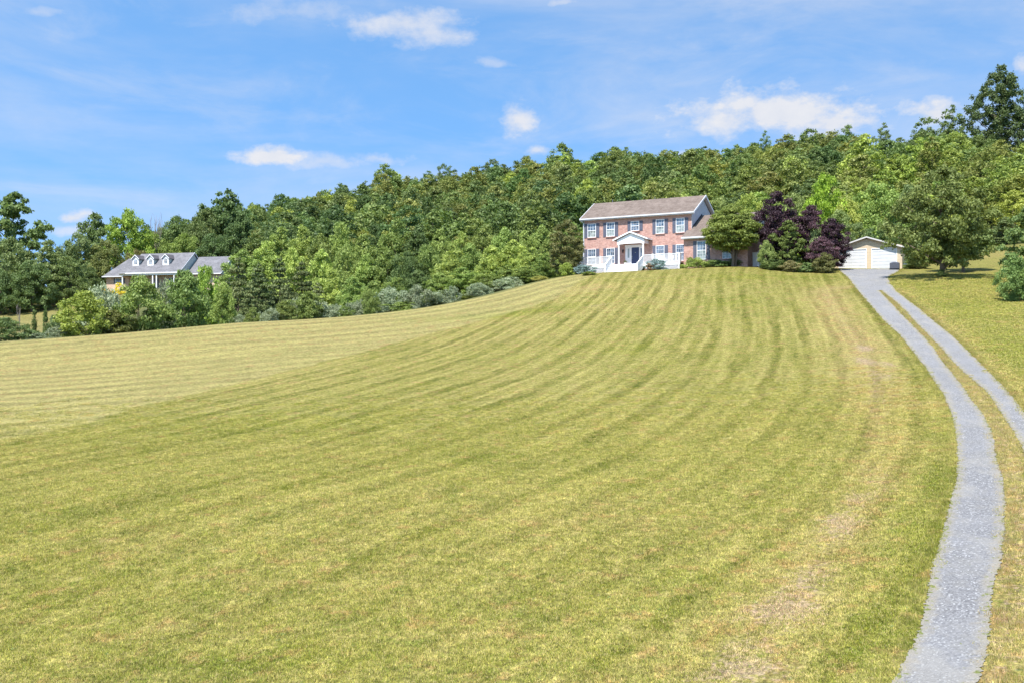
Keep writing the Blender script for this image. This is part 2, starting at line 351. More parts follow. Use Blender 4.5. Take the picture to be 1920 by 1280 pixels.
BLOBS['lush'] = [(1370, 565, 2.6, 3, .8), (1180, 655, 1.8, 2.0, .6), (950, 590, 9, 1.8, .8), (870, 596, 6, 1.5, .7), (480, 800, 6, 4, .35), (1440, 520, 7, 2.0, .7), (1460, 640, 1.6, 6, .25), (780, 720, 4, 4, .3), (1300, 1080, 1.2, 1.0, .4), (100, 960, 1.2, 1.0, .4), (900, 860, 2, 1.3, .45),
          (450, 1240, 1.8, .8, .5), (1780, 1040, .6, 3, .5), (1720, 980, .6, 3, .45), (1740, 900, .6, 3, .3), (1660, 1180, .7, 1.5, .4), (1870, 660, 3, 8, .6), (1800, 570, 5, 5, .5), (1890, 530, 8, 5, .5), (1700, 690, .7, 5, .4)]
BLOBS['soil'] = [(1650, 680, .45, 3.0, .9, .25), (1640, 655, .4, 2.0, .9, .3), (1672, 705, .4, 2, .6, .2), (1120, 572, 1.6, .5, .9), (1690, 1240, .4, .8, .6), (1590, 990, .5, 1.6, .55, -.5), (1530, 1080, .8, .9, .5), (1420, 1250, .7, .35, .7), (1470, 1275, .6, .3, .7), (1480, 1130, .8, .8, .4), (1660, 905, .35, 2, .6, -.2),
          (1100, 541, 1.2, .8, .6), (1500, 1150, .8, .8, .5), (1850, 480, 8, 6, .3), (1390, 1215, .8, .5, .5), (1330, 1270, .7, .3, .4), (1560, 975, .6, .7, .45), (1380, 1150, .7, .5, .35), (840, 1225, .5, .2, .3), (250, 1150, .9, .3, .25), (1610, 935, .5, 1.0, .5)]
def blobs(nm, X_, Y_):
    arr = np.zeros(len(X_))
    for a in BLOBS[nm]:
        px, py, rx, ry, amp = a[:5]; rot = a[5] if len(a) > 5 else 0.0; h = hit(px, py)
        if h is None: continue
        c, s_ = math.cos(rot), math.sin(rot); dx = X_-h[0]; dy = Y_-h[1]; u = (dx*c+dy*s_)/rx; v = (-dx*s_+dy*c)/ry; arr += amp*np.exp(-(u*u+v*v))
    return arr
def verge(nm, X_, Y_):
    "worn and dry bands that follow the gravel tracks"
    P = np.column_stack([X_, Y_]); L_ = -sdist(P, wLE)*0+np.abs(sdist(P, wLE)); R_ = np.abs(sdist(P, wRR)); M_ = inside(P, wLR, wRL); lf = sdist(P, wLE) < 0 if LEFT_NEG else sdist(P, wLE) > 0; rt = sdist(P, np.vstack([wPR, wRR])) > 0
    up = smooth(40, 55, Y_)*(1-smooth(98, 106, Y_)); bump_ = lambda x, c, w: np.exp(-((x-c)/w)**2)
    if nm == 'dry': return .75*M_+lf*(up*.95*bump_(L_, 3.0, 1.7)+(1-up)*.5*bump_(L_, 2.8, 1.3))+rt*.85*bump_(R_, .5, .55)
    if nm == 'lush': return lf*(.28*bump_(L_, .8, .6))+rt*.35*bump_(R_, 3.2, 1.6)
    return .62*M_+lf*((.40+.15*up)*bump_(L_, 2.9, .9))+rt*.25*bump_(R_, .25, .3)
def field(nm, X_, Y_): return blobs(nm, X_, Y_)+verge(nm, X_, Y_)
def inside(P, A, B):
    "points between two edge lines"
    poly = np.vstack([A, B[::-1]]); x, y = P[:, 0], P[:, 1]; c = np.zeros(len(P), bool)
    for (x0, y0), (x1, y1) in zip(poly, np.roll(poly, -1, axis=0)):
        m = ((y0 > y) != (y1 > y)) & (x < (x1-x0)*(y-y0)/(y1-y0+1e-12)+x0); c ^= m
    return c
LEFT_NEG = sdist(np.array([[0.0, 60.0]]), wLE)[0] < 0
dry, lush, soil = [field(k, X_, Y_) for k in ('dry', 'lush', 'soil')]
amp_near = .66+.34*smooth(28, 58, Y_)

def grass_colour(n, phi_, seam_, far_, meadow_, dry_, lush_, soil_, amp_):
    p = n.pos()
    wob = n.noise(.35, 3, .5, p); big = n.noise(.055, 4, .55, p); med = n.noise(.9, 4, .6, p)
    along = n.noise(3.2, 4, .65, p)
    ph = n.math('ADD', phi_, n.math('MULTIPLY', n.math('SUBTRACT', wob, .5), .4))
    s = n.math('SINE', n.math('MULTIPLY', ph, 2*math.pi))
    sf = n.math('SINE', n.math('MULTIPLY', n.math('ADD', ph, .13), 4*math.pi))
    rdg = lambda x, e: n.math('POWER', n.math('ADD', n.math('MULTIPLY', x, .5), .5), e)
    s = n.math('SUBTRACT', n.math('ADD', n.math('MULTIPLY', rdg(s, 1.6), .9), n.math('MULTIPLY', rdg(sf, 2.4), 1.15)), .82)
    fv = n.N('ShaderNodeCombineXYZ'); fs = n.N('ShaderNodeSeparateXYZ'); n.set(fs.inputs[0], p)
    n.set(fv.inputs[0], n.math('MULTIPLY', phi_, 5.2)); n.set(fv.inputs[1], n.math('MULTIPLY', fs.outputs[0], .10)); n.set(fv.inputs[2], n.math('MULTIPLY', fs.outputs[1], .10))
    streak = n.math('MULTIPLY', n.math('SUBTRACT', n.noise(1.0, 3, .6, fv.outputs[0]), .5), 3.0)
    fv2 = n.N('ShaderNodeCombineXYZ'); n.set(fv2.inputs[0], n.math('MULTIPLY', far_, 1.1)); n.set(fv2.inputs[1], n.math('MULTIPLY', fs.outputs[0], .09)); n.set(fv2.inputs[2], n.math('MULTIPLY', fs.outputs[1], .03))
    streak2 = n.math('MULTIPLY', n.math('SUBTRACT', n.noise(1.0, 3, .6, fv2.outputs[0]), .5), 3.2)
    # light side: passes run parallel to the far edge of the field
    ph2 = n.math('ADD', n.math('MULTIPLY', far_, .38), n.math('MULTIPLY', n.math('SUBTRACT', wob, .5), .9))
    # uneven passes: some overlap, some stand out
    un = n.noise(1.0, 2, .5, n.N('ShaderNodeCombineXYZ').outputs[0]); cbx = n.nt.nodes[-1].inputs['Vector'].links[0].from_node
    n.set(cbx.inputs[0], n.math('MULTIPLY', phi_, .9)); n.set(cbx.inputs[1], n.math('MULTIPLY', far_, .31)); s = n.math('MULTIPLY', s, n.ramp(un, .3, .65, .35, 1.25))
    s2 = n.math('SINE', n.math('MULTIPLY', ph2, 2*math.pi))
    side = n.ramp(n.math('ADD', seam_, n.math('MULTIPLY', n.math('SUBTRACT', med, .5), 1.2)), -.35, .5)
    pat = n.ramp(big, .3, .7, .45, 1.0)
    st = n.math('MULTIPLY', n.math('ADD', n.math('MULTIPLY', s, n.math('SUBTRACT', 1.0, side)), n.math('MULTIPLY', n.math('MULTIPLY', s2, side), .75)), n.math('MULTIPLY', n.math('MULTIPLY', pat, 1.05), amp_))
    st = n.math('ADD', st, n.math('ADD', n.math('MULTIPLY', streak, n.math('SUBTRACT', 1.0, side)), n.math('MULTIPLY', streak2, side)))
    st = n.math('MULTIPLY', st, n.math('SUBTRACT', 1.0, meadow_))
    # how dry
    v = n.math('ADD', n.math('MULTIPLY', n.math('SUBTRACT', big, .5), .9), n.math('MULTIPLY', n.math('SUBTRACT', med, .5), 1.15))
    v = n.math('ADD', v, n.math('MULTIPLY', n.math('SUBTRACT', along, .5), 1.7))
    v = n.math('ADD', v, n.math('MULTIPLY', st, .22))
    v = n.math('ADD', v, n.math('MULTIPLY', side, .30))
    v = n.math('ADD', v, n.math('MULTIPLY', dry_, .75)); v = n.math('SUBTRACT', v, n.math('MULTIPLY', lush_, .62))
    v = n.math('SUBTRACT', v, n.math('MULTIPLY', meadow_, .12))
    v = n.math('ADD', v, .45, clamp=True)
    green = n.mix(n.ramp(n.noise(.5, 4, .6, n.map(p, loc=(31, 7, 0))), .35, .65), (.116, .130, .014), (.178, .178, .025))
    straw = n.mix(n.ramp(n.noise(1.7, 4, .65, n.map(p, loc=(3, 57, 0))), .35, .65), (.285, .225, .085), (.26, .217, .066))
    col = n.mix(v, green, straw)
    col = n.mix(n.math('MULTIPLY', side, .38), col, (.31, .28, .125))
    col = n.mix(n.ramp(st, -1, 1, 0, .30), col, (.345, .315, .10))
    ru = n.ramp(n.math('ADD', n.noise(1.25, 4, .65, n.map(p, loc=(17, 91, 0))), n.math('MULTIPLY', dry_, .09)), .54, .70); col = n.mix(n.math('MULTIPLY', ru, .62), col, (.30, .185, .075))
    gn_ = n.ramp(n.noise(1.6, 4, .65, n.map(p, loc=(63, 5, 0))), .58, .70); col = n.mix(n.math('MULTIPLY', gn_, .4), col, (.10, .15, .02))
    cl_ = n.ramp(n.noise(3.8, 2, .5, n.map(p, loc=(6, 75, 0))), .70, .76); col = n.mix(n.math('MULTIPLY', cl_, .6), col, (.10, .165, .06))
    hv = n.N('ShaderNodeHueSaturation'); n.set(hv.inputs['Color'], col)
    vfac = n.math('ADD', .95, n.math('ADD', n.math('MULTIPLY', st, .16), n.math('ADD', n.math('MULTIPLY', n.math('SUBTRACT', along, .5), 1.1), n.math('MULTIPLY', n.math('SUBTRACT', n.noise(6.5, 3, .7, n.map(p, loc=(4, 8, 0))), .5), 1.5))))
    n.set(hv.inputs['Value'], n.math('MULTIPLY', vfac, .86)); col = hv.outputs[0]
    sl = n.ramp(n.math('ADD', soil_, n.math('MULTIPLY', n.math('SUBTRACT', n.noise(7, 4, .7, n.map(p, loc=(21, 2, 0))), .5), 2.4)), .50, .9)
    soilc = n.mix(n.noise(9, 4, .6, p), (.31, .185, .12), (.27, .225, .17))
    return n.mix(n.math('MULTIPLY', sl, .68), col, soilc), p, s

def mat_ground():
    n = NT('lawn'); 
    col, p, s = grass_colour(n, n.attr('phi'), n.attr('seam'), n.attr('far'), n.attr('meadow'), n.attr('dry'), n.attr('lush'), n.attr('soil'), n.attr('amp'))
    f1 = n.noise(13, 3, .7, n.map(p, (1, .55, 1))); f2 = n.noise(34, 2, .7, n.map(p, (1, .6, 1)))
    vv = n.ramp(f1, .32, .68, .62, 1.32); v2 = n.ramp(f2, .3, .7, .66, 1.3)
    hsv = n.N('ShaderNodeHueSaturation'); n.set(hsv.inputs['Color'], col); n.set(hsv.inputs['Value'], n.math('MULTIPLY', vv, v2))
    c = hsv.outputs[0]
    tw = n.ramp(n.noise(7.5, 3, .6, n.map(p, loc=(11, 3, 0))), .56, .72); c = n.mix(n.math('MULTIPLY', tw, .5), c, (.08, .115, .015))
    ts = n.ramp(n.noise(6.3, 3, .6, n.map(p, loc=(71, 23, 0))), .56, .72); c = n.mix(n.math('MULTIPLY', ts, .42), c, (.36, .29, .14))
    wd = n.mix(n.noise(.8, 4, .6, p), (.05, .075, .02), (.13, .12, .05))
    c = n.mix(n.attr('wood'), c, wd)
    h = n.math('ADD', f1, n.math('MULTIPLY', f2, .6))
    return n.principled(c, .9, n.bump(h, .7, .05), .1)
ground_me = mesh_np('ground', TV, quads=quads, attrs={'phi': a_phi, 'seam': a_seam, 'far': a_far, 'meadow': meadow, 'wood': wood, 'dry': dry, 'lush': lush, 'soil': soil, 'amp': amp_near})
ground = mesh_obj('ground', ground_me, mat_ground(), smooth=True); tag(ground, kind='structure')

# ------------------------------------------------------------------ driveway
def resample(line, n):
    seg = np.hypot(*np.diff(line, axis=0).T); s = np.concatenate([[0], np.cumsum(seg)]); t = np.linspace(0, s[-1], n)
    # smooth interpolation
    x = np.interp(t, s, line[:, 0]); y = np.interp(t, s, line[:, 1]); k = max(3, n//90) | 1; ker = np.hanning(k+2)[1:-1]; ker /= ker.sum()
    pad = k//2
    if pad:
        xe = np.pad(x, pad, mode='edge'); ye = np.pad(y, pad, mode='edge'); xs_ = np.convolve(xe, ker, 'valid'); ys_ = np.convolve(ye, ker, 'valid'); xs_[0], ys_[0], xs_[-1], ys_[-1] = x[0], y[0], x[-1], y[-1]; x, y = xs_, ys_
    return np.stack([x, y], 1)
rng = np.random.default_rng(5)
def rag(n, amp, corr=3):
    a = rng.normal(0, 1, n); b = np.convolve(rng.normal(0, 1, n), np.ones(corr*5)/math.sqrt(corr*5), 'same'); return amp*(.6*a+.12*b)
def ribbon(A, B, n, rows, amp=.07):
    a = resample(A, n); b = resample(B, n); d = b-a; w = np.hypot(d[:, 0], d[:, 1])[:, None]; u = d/np.maximum(w, .01)
    env = np.ones(n); env[:3] = 0
    a = a+u*(rag(n, amp)*env)[:, None]; b = b+u*(rag(n, amp)*env)[:, None]
    V, E = [], []
    for k in range(rows+1):
        f = k/rows; q = a*(1-f)+b*f; V.append(q); E.append(np.full(n, min(f, 1-f))*w[:, 0])
    V = np.concatenate(V); E = np.concatenate(E)
    I = np.arange((rows+1)*n).reshape(rows+1, n)
    Q = np.stack([I[:-1, :-1], I[1:, :-1], I[1:, 1:], I[:-1, 1:]], -1).reshape(-1, 4)
    return V, Q, E
parts_ = [ribbon(wLE, wLR, 1500, 5, .045), ribbon(wRL, wRR, 1300, 4, .045), ribbon(wPL, wPR, 60, 12, .06)]
Vs, Qs, Es, off = [], [], [], 0
for V, Q, E in parts_: Vs.append(V); Qs.append(Q+off); Es.append(E); off += len(V)
V = np.concatenate(Vs); Z = np.array([gz(x, y) for x, y in V])+.022
def mat_gravel():
    n = NT('gravel'); p = n.pos(); e = n.attr('edge')
    vo = n.N('ShaderNodeTexVoronoi', feature='F1'); vo.inputs['Scale'].default_value = 26; n.set(vo.inputs['Vector'], p)
    stone = n.N('ShaderNodeSeparateColor'); n.set(stone.inputs[0], vo.outputs['Color'])
    c = n.mix(stone.outputs[0], (.130, .129, .134), (.262, .258, .262)); c = n.mix(n.ramp(stone.outputs[1], .86, .99), c, (.42, .42, .42))
    c = n.mix(n.math('MULTIPLY', n.ramp(n.noise(1.1, 4, .6, p), .45, .7), .45), c, (.235, .225, .205))
    c = n.mix(n.math('MULTIPLY', n.ramp(n.noise(.3, 3, .6, n.map(p, loc=(9, 4, 0))), .4, .65), .35), c, (.26, .26, .27))
    edge = n.ramp(n.math('ADD', e, n.math('MULTIPLY', n.math('SUBTRACT', n.noise(4, 4, .7, p), .5), .7)), .0, .36, 1, 0)
    c = n.mix(n.math('MULTIPLY', n.ramp(n.noise(.9, 4, .65, n.map(p, (1, .45, 1), loc=(3, 3, 0))), .5, .68), .5), c, (.30, .285, .26))
    c = n.mix(n.math('MULTIPLY', edge, .8), c, (.285, .255, .205))
    gr = n.ramp(n.math('ADD', n.math('MULTIPLY', edge, .16), n.noise(5.5, 4, .65, n.map(p, loc=(2, 44, 0)))), .69, .76)
    c = n.mix(gr, c, (.15, .17, .05))
    h = n.math('ADD', vo.outputs['Distance'], n.noise(60, 2, .6, p))
    return n.principled(c, .9, n.bump(h, .8, .03), .15)
dw = mesh_obj('driveway', mesh_np('driveway', np.column_stack([V, Z]), quads=np.concatenate(Qs), attrs={'edge': np.concatenate(Es)}), mat_gravel(), smooth=True)
tag(dw, kind='structure')
#@@OBJECTS
# ------------------------------------------------------------------ materials
def mat_flat(name, col, rough=.6, spec=.3, var=.0, scale=3.0, metallic=0.0):
    n = NT(name); p = n.obj()
    c = col if not var else n.mix(n.ramp(n.noise(scale, 4, .6, p), .3, .7), tuple(x*(1-var) for x in col), tuple(min(1, x*(1+var)) for x in col))
    return n.principled(c, rough, None, spec, Metallic=metallic)
def mat_brick(name, a, b, mortar):
    a, b, mortar = (tuple(x*.88 for x in c) for c in (a, b, mortar)); n = NT(name); o = n.obj(); sp = n.N('ShaderNodeSeparateXYZ'); n.set(sp.inputs[0], o); cb = n.N('ShaderNodeCombineXYZ')
    n.set(cb.inputs[0], n.math('ADD', sp.outputs[0], sp.outputs[1])); n.set(cb.inputs[1], sp.outputs[2])
    t = n.N('ShaderNodeTexBrick'); n.set(t.inputs['Vector'], cb.outputs[0]); t.inputs['Scale'].default_value = 1.0
    t.inputs['Brick Width'].default_value = .21; t.inputs['Row Height'].default_value = .075; t.inputs['Mortar Size'].default_value = .006; t.inputs['Bias'].default_value = 0.0
    n.set(t.inputs['Color1'], a); n.set(t.inputs['Color2'], b); n.set(t.inputs['Mortar'], mortar)
    c = n.mix(n.math('MULTIPLY', n.ramp(n.noise(2.2, 4, .7, o), .42, .62), .35), t.outputs[0], tuple(min(1, x*1.35) for x in b))
    c = n.mix(n.math('MULTIPLY', n.ramp(n.noise(5, 3, .7, n.map(o, loc=(5, 1, 3))), .5, .7), .3), c, tuple(x*.6 for x in a))
    return n.principled(c, .85, n.bump(t.outputs['Fac'], .3, -.01), .15)
def mat_siding(name, col, pitch=.15, hor=True):
    n = NT(name); o = n.obj(); sp = n.N('ShaderNodeSeparateXYZ'); n.set(sp.inputs[0], o)
    z = n.math('FRACT', n.math('DIVIDE', sp.outputs[2] if hor else sp.outputs[0], pitch))
    groove = n.ramp(z, 0, .16, .62, 1.0, False)
    hs = n.N('ShaderNodeHueSaturation'); n.set(hs.inputs['Value'], n.math('MULTIPLY', groove, n.ramp(n.noise(1.3, 3, .6, o), .3, .7, .93, 1.05))); n.set(hs.inputs['Color'], col)
    return n.principled(hs.outputs[0], .55, n.bump(z, .6, .02), .25)
def mat_shingle(name, a, b, pitch=.14):
    a, b = (tuple(x*.88 for x in c) for c in (a, b)); n = NT(name); o = n.obj(); sp = n.N('ShaderNodeSeparateXYZ'); n.set(sp.inputs[0], o); cb = n.N('ShaderNodeCombineXYZ')
    n.set(cb.inputs[0], sp.outputs[0]); n.set(cb.inputs[1], n.math('MULTIPLY', sp.outputs[2], 1.9))
    t = n.N('ShaderNodeTexBrick'); n.set(t.inputs['Vector'], cb.outputs[0]); t.inputs['Scale'].default_value = 1; t.inputs['Brick Width'].default_value = .3; t.inputs['Row Height'].default_value = pitch
    t.inputs['Mortar Size'].default_value = .008; n.set(t.inputs['Color1'], a); n.set(t.inputs['Color2'], b); n.set(t.inputs['Mortar'], tuple(x*.6 for x in a))
    c = n.mix(n.math('MULTIPLY', n.ramp(n.noise(.7, 5, .65, o), .42, .66), .4), t.outputs[0], tuple(x*1.35 for x in b))
    c = n.mix(n.math('MULTIPLY', n.ramp(n.noise(1.6, 4, .7, n.map(o, (1, 1, .5), loc=(7, 2, 1))), .48, .7), .38), c, tuple(x*.62 for x in a))
    return n.principled(c, .92, n.bump(n.noise(40, 2, .6, o), .3, .01), .1)
def mat_glass(name, a, b):
    n = NT(name); o = n.obj(); c = n.mix(n.ramp(n.noise(2.4, 3, .6, n.map(o, (1, 1, .6))), .38, .62), a, b)
    return n.principled(c, .06, None, .9)
M = dict(
    brick=mat_brick('red_brick', (.38, .18, .145), (.54, .325, .27), (.5, .44, .41)),
    brick_tan=mat_brick('tan_brick', (.58, .38, .29), (.66, .48, .37), (.6, .53, .45)),
    roof=mat_shingle('weathered_shingles', (.155, .12, .102), (.22, .178, .155)), roof_grey=mat_shingle('grey_shingles', (.15, .15, .165), (.21, .205, .22)), roof_dark=mat_shingle('dark_shingles', (.1, .095, .105), (.14, .13, .14)),
    roof_tan=mat_shingle('tan_shingles', (.42, .34, .27), (.5, .42, .34)),
    white=mat_flat('white_paint', (.78, .78, .79), .5, .3, .03), trim=mat_flat('grey_white_trim', (.62, .63, .67), .5, .3, .03), siding=mat_siding('grey_blue_siding', (.46, .49, .54), .17),
    siding_pale=mat_siding('pale_siding', (.5, .56, .54), .2), cream=mat_siding('cream_siding', (.56, .455, .325), .3), door_white=mat_siding('garage_door_panels', (.58, .59, .62), .36),
    shutter=mat_siding('slate_blue_shutter', (.105, .115, .16), .09), navy=mat_flat('navy_paint', (.035, .05, .115), .4, .4), glass=mat_glass('window_glass', (.03, .05, .08), (.16, .22, .3)),
    glass_low=mat_glass('window_glass_behind_screen', (.15, .18, .17), (.34, .38, .36)), dark=mat_flat('black_metal', (.02, .02, .022), .4), deck=mat_flat('deck_boards', (.45, .38, .33), .7, .2, .12),
    lattice=mat_flat('white_lattice', (.72, .72, .78), .5, .3), grey=mat_flat('grey_metal', (.11, .12, .155), .5, .4, .1, 8), soffit=mat_flat('soffit', (.52, .5, .48), .6), brass=mat_flat('brass', (.6, .5, .3), .3, .5, metallic=.8),
    block=mat_flat('foundation_block', (.35, .3, .27), .9, .1, .2), bag=mat_flat('pale_plastic', (.6, .6, .56), .6, .3, .15, 6), flash=mat_flat('dark_flashing', (.035, .035, .045), .6))
def mat_leaf(name, a, b, tr=.28, rnd=.22):
    n = NT(name); oi = n.N('ShaderNodeObjectInfo'); lc = n.attr('lc')
    c = n.mix(n.math('POWER', lc, 1.15), a, b); c = n.mix(1.0, c, oi.outputs['Color'], 'MULTIPLY')
    hs = n.N('ShaderNodeHueSaturation'); n.set(hs.inputs['Color'], c)
    n.set(hs.inputs['Value'], n.math('ADD', 1-rnd/2, n.math('MULTIPLY', oi.outputs['Random'], rnd))); n.set(hs.inputs['Hue'], n.math('ADD', .49, n.math('MULTIPLY', n.math('FRACT', n.math('MULTIPLY', oi.outputs['Random'], 7.3)), .02)))
    d = n.N('ShaderNodeBsdfPrincipled'); n.set(d.inputs['Base Color'], hs.outputs[0]); d.inputs['Roughness'].default_value = .55; d.inputs['Specular IOR Level'].default_value = .25
    t = n.N('ShaderNodeBsdfTranslucent'); n.set(t.inputs[0], n.mix(1.0, hs.outputs[0], (1.25, 1.3, .75), 'MULTIPLY'))
    m = n.N('ShaderNodeMixShader'); m.inputs[0].default_value = tr; n.nt.links.new(d.outputs[0], m.inputs[1]); n.nt.links.new(t.outputs[0], m.inputs[2]); n.nt.links.new(m.outputs[0], n.out.inputs[0]); return n.m
leafM = mat_leaf('green_leaves', (.085, .118, .042), (.275, .315, .14))
silverM = mat_leaf('silver_leaves', (.15, .20, .10), (.40, .44, .29), .2)
purpleM = mat_leaf('purple_leaves', (.022, .012, .017), (.088, .044, .058), .12)
blueM = mat_leaf('blue_needles', (.10, .17, .16), (.30, .40, .38), .1)
needleM = mat_leaf('pine_needles', (.07, .10, .028), (.20, .23, .09), .15)
barkM = None
def mat_bark():
    n = NT('bark'); o = n.obj(); c = n.mix(n.noise(6, 4, .7, n.map(o, (3, 3, .6))), (.07, .05, .038), (.24, .19, .15)); return n.principled(c, .95, n.bump(n.noise(14, 3, .6, n.map(o, (3, 3, .5))), .6, .03), .1)
barkM = mat_bark()

# ------------------------------------------------------------------ trees
def unit(v): return v/np.maximum(np.linalg.norm(v, axis=-1, keepdims=True), 1e-9)
PROF = {'round': lambda t: np.sqrt(np.clip(1-(2*t-1)**2, 0, 1))**.85, 'dome': lambda t: np.clip(np.where(t < .3, .55+.45*np.sin(t/.3*math.pi/2), np.cos(np.clip((t-.3)/.7, 0, 1)*math.pi/2)**.62), 0, 1),
        'oval': lambda t: np.clip(np.where(t < .38, .62+.38*np.sin(t/.38*math.pi/2), np.cos(np.clip((t-.38)/.62, 0, 1)*math.pi/2)**.8), 0, 1), 'cone': lambda t: np.clip(1-t, 0, 1)**.75*np.clip(t*12+.5, 0, 1),
        'umbrella': lambda t: np.clip(np.where(t < .35, .45+.55*t/.35, np.sqrt(np.clip(1-((t-.35)/.65)**2.2, 0, 1))), 0, 1), 'column': lambda t: np.clip(np.minimum(1, t*5+.45)*np.clip((1-t)*2.6, 0, 1)**.55, 0, 1),
        'mound': lambda t: np.sqrt(np.clip(1-t**2.2, 0, 1))}
def crown_mesh(name, seed, W, H, cb, prof, ncl, nleaf, ls, rc=.16, flat=.75, jit=.16, gap=0.0, lumps=.22, inner=.3, tier=0, strength=.5):
    r = np.random.default_rng(seed); h0 = H*cb; hc = H-h0; P = PROF[prof]
    # clump centres spread over the crown's outer volume
    t = (np.arange(ncl)+.5)/ncl; t = np.clip(t+r.normal(0, .03, ncl), 0.02, .985)
    if tier: t = (np.round(t*tier)+r.normal(0, .08, ncl))/tier; t = np.clip(t, .01, .99)
    wgt = P(t); keep = r.random(ncl) < (.25+.75*wgt); t = t[keep]; n = len(t)
    th = np.arange(n)*2.399963+r.normal(0, .35, n)
    lob = 1+lumps*np.sin(th*2+r.random()*6+t*5)*.6+lumps*np.sin(th*3+r.random()*6-t*7)*.5+r.normal(0, jit*.6, n)
    rr = P(t)*lob; ins = r.random(n) < inner; rr[ins] *= r.random(ins.sum())**.6*.8
    rcl = W*rc*(1+r.normal(0, .22, n)).clip(.5, 1.7)*(.65+.35*P(t))
    c = np.stack([np.cos(th)*rr*(W/2-rcl*.55), np.sin(th)*rr*(W/2-rcl*.55), h0+t*hc], 1)
    c[:, 2] = np.minimum(c[:, 2], H-rcl*flat*.55)
    if gap: k = r.random(n) > gap; c, rcl, t = c[k], rcl[k], t[k]; n = len(c)
    w = rcl**2; cnt = r.multinomial(nleaf, w/w.sum()); ci = np.repeat(np.arange(n), cnt); m = len(ci)
    d = unit(r.normal(size=(m, 3))); d[:, 2] = np.where(d[:, 2] < -.25, -d[:, 2]*.6, d[:, 2]); d = unit(d)
    rad = rcl[ci]*(r.random(m)**.42); p = c[ci]+d*rad[:, None]*np.array([1, 1, flat])
    # wavy break-up inside each clump so that clumps have ragged edges
    p += r.normal(0, 1, (m, 3))*ls*.55
    nrm = unit(d*.75+np.array([0, 0, .06])+r.normal(0, .6, (m, 3)))
    a = unit(np.cross(nrm, unit(r.normal(size=(m, 3))))); b = np.cross(nrm, a)
    s = ls*(1+r.normal(0, .28, m)).clip(.45, 1.8)
    A, B = a*s[:, None], b*(s*.62)[:, None]
    V = np.stack([p+A, p+B+nrm*(s*.12)[:, None], p-A, p-B+nrm*(s*.12)[:, None]], 1).reshape(-1, 3)
    V[:, 2] = np.maximum(V[:, 2], .02)
    Q = np.arange(m*4).reshape(-1, 4)
    ccol = r.random(n); lc = np.clip(.42*ccol[ci]+.58*r.random(m)+.0, 0, 1)
    return mesh_np(name, V, quads=Q, attrs={'lc': np.repeat(lc, 4)}), c
def trunk_mesh(name, seed, W, H, cb, cents, tr, nlimb=7, stems=1, sides=7, lean=.0, spread=.1):
    r = random.Random(seed); mb = MB(); top = H*(cb+(1-cb)*.72)
    for s in range(stems):
        a0 = r.random()*6.28; off = 0 if stems == 1 else spread*W
        bx, by = off*math.cos(a0+s*6.28/stems)*.3, off*math.sin(a0+s*6.28/stems)*.3
        pts, rad = [], []; N = 6; k = 1 if stems == 1 else .62
        ex, ey = bx*4+r.uniform(-1, 1)*lean*W, by*4+r.uniform(-1, 1)*lean*W
        for i in range(N+1):
            f = i/N; pts.append((bx+(ex-bx)*f**1.2+r.uniform(-1, 1)*.012*W*(f > 0), by+(ey-by)*f**1.2+r.uniform(-1, 1)*.012*W*(f > 0), top*f-.15*(i == 0))); rad.append(tr*k*((1.35 if i == 0 else 1)-.82*f))
        mb.tube(pts, rad, sides)
        cs = [tuple(c) for c in cents if c[2] > H*cb*.8]; r.shuffle(cs)
        for c in cs[:nlimb]:
            z0 = min(top*.85, max(H*cb*.55, c[2]-.45*math.hypot(c[0]-bx, c[1]-by)-.1*H)); f = z0/top
            st = Vector((bx+(ex-bx)*f**1.2, by+(ey-by)*f**1.2, z0)); e = Vector(c); mid = st.lerp(e, .5)+Vector((0, 0, .06*H*r.uniform(-.6, .8)))
            r0 = tr*k*(1-.82*f)*.6; mb.tube([st, mid, e], [r0, r0*.6, r0*.2], 5)
    bmesh.ops.recalc_face_normals(mb.bm, faces=mb.bm.faces[:]); me = bpy.data.meshes.new(name); mb.bm.to_mesh(me); mb.bm.free(); me.materials.append(barkM)
    return me
KIND = {}
def kind(key, mat, W, H, cb, prof, ncl, nleaf, ls, tr=.2, nlimb=7, stems=1, variants=3, lean=.03, spread=.1, **k):
    L = []
    for v in range(variants):
        cm, c = crown_mesh('crown_'+key, 1000+sum(map(ord, key))*7+v, W, H, cb, prof, ncl, nleaf, ls, **k); cm.materials.append(mat)
        L.append((cm, trunk_mesh('trunk_'+key, (77 if key != 'maple' else 80)+v, W, H, cb, c, tr, nlimb, stems, lean=lean, spread=spread)))
    KIND[key] = (L, W, H)
kind('oak', leafM, 9, 15, .12, 'dome', 90, 6500, .23, tr=.25, nlimb=5, variants=5, rc=.125, lumps=.3, jit=.22, flat=1.0)
kind('poplar', leafM, 6.5, 16, .1, 'oval', 90, 5500, .22, tr=.22, nlimb=5, variants=4, rc=.14, lumps=.25, jit=.2, flat=1.15)
kind('snaggy', leafM, 8, 16, .12, 'oval', 90, 3600, .22, tr=.2, nlimb=16, variants=2, rc=.1, lumps=.35, gap=.12, inner=.3, flat=1.1)
kind('tulip', leafM, 6, 10, .04, 'oval', 120, 15000, .13, tr=.14, nlimb=8, variants=5, rc=.12, lumps=.25, jit=.2, flat=1.1)
kind('broad', leafM, 8, 9, .04, 'dome', 150, 17000, .135, tr=.2, nlimb=8, variants=4, rc=.11, lumps=.32, jit=.22, flat=.95)
kind('pine', needleM, 7, 8, .02, 'cone', 150, 12000, .14, tr=.16, nlimb=18, variants=3, rc=.11, flat=.34, lumps=.35, tier=12, inner=.35)
kind('silver', silverM, 3.6, 2.8, .0, 'mound', 70, 7500, .075, tr=.05, nlimb=6, stems=3, variants=4, rc=.13, lumps=.4, flat=1.0, jit=.35)
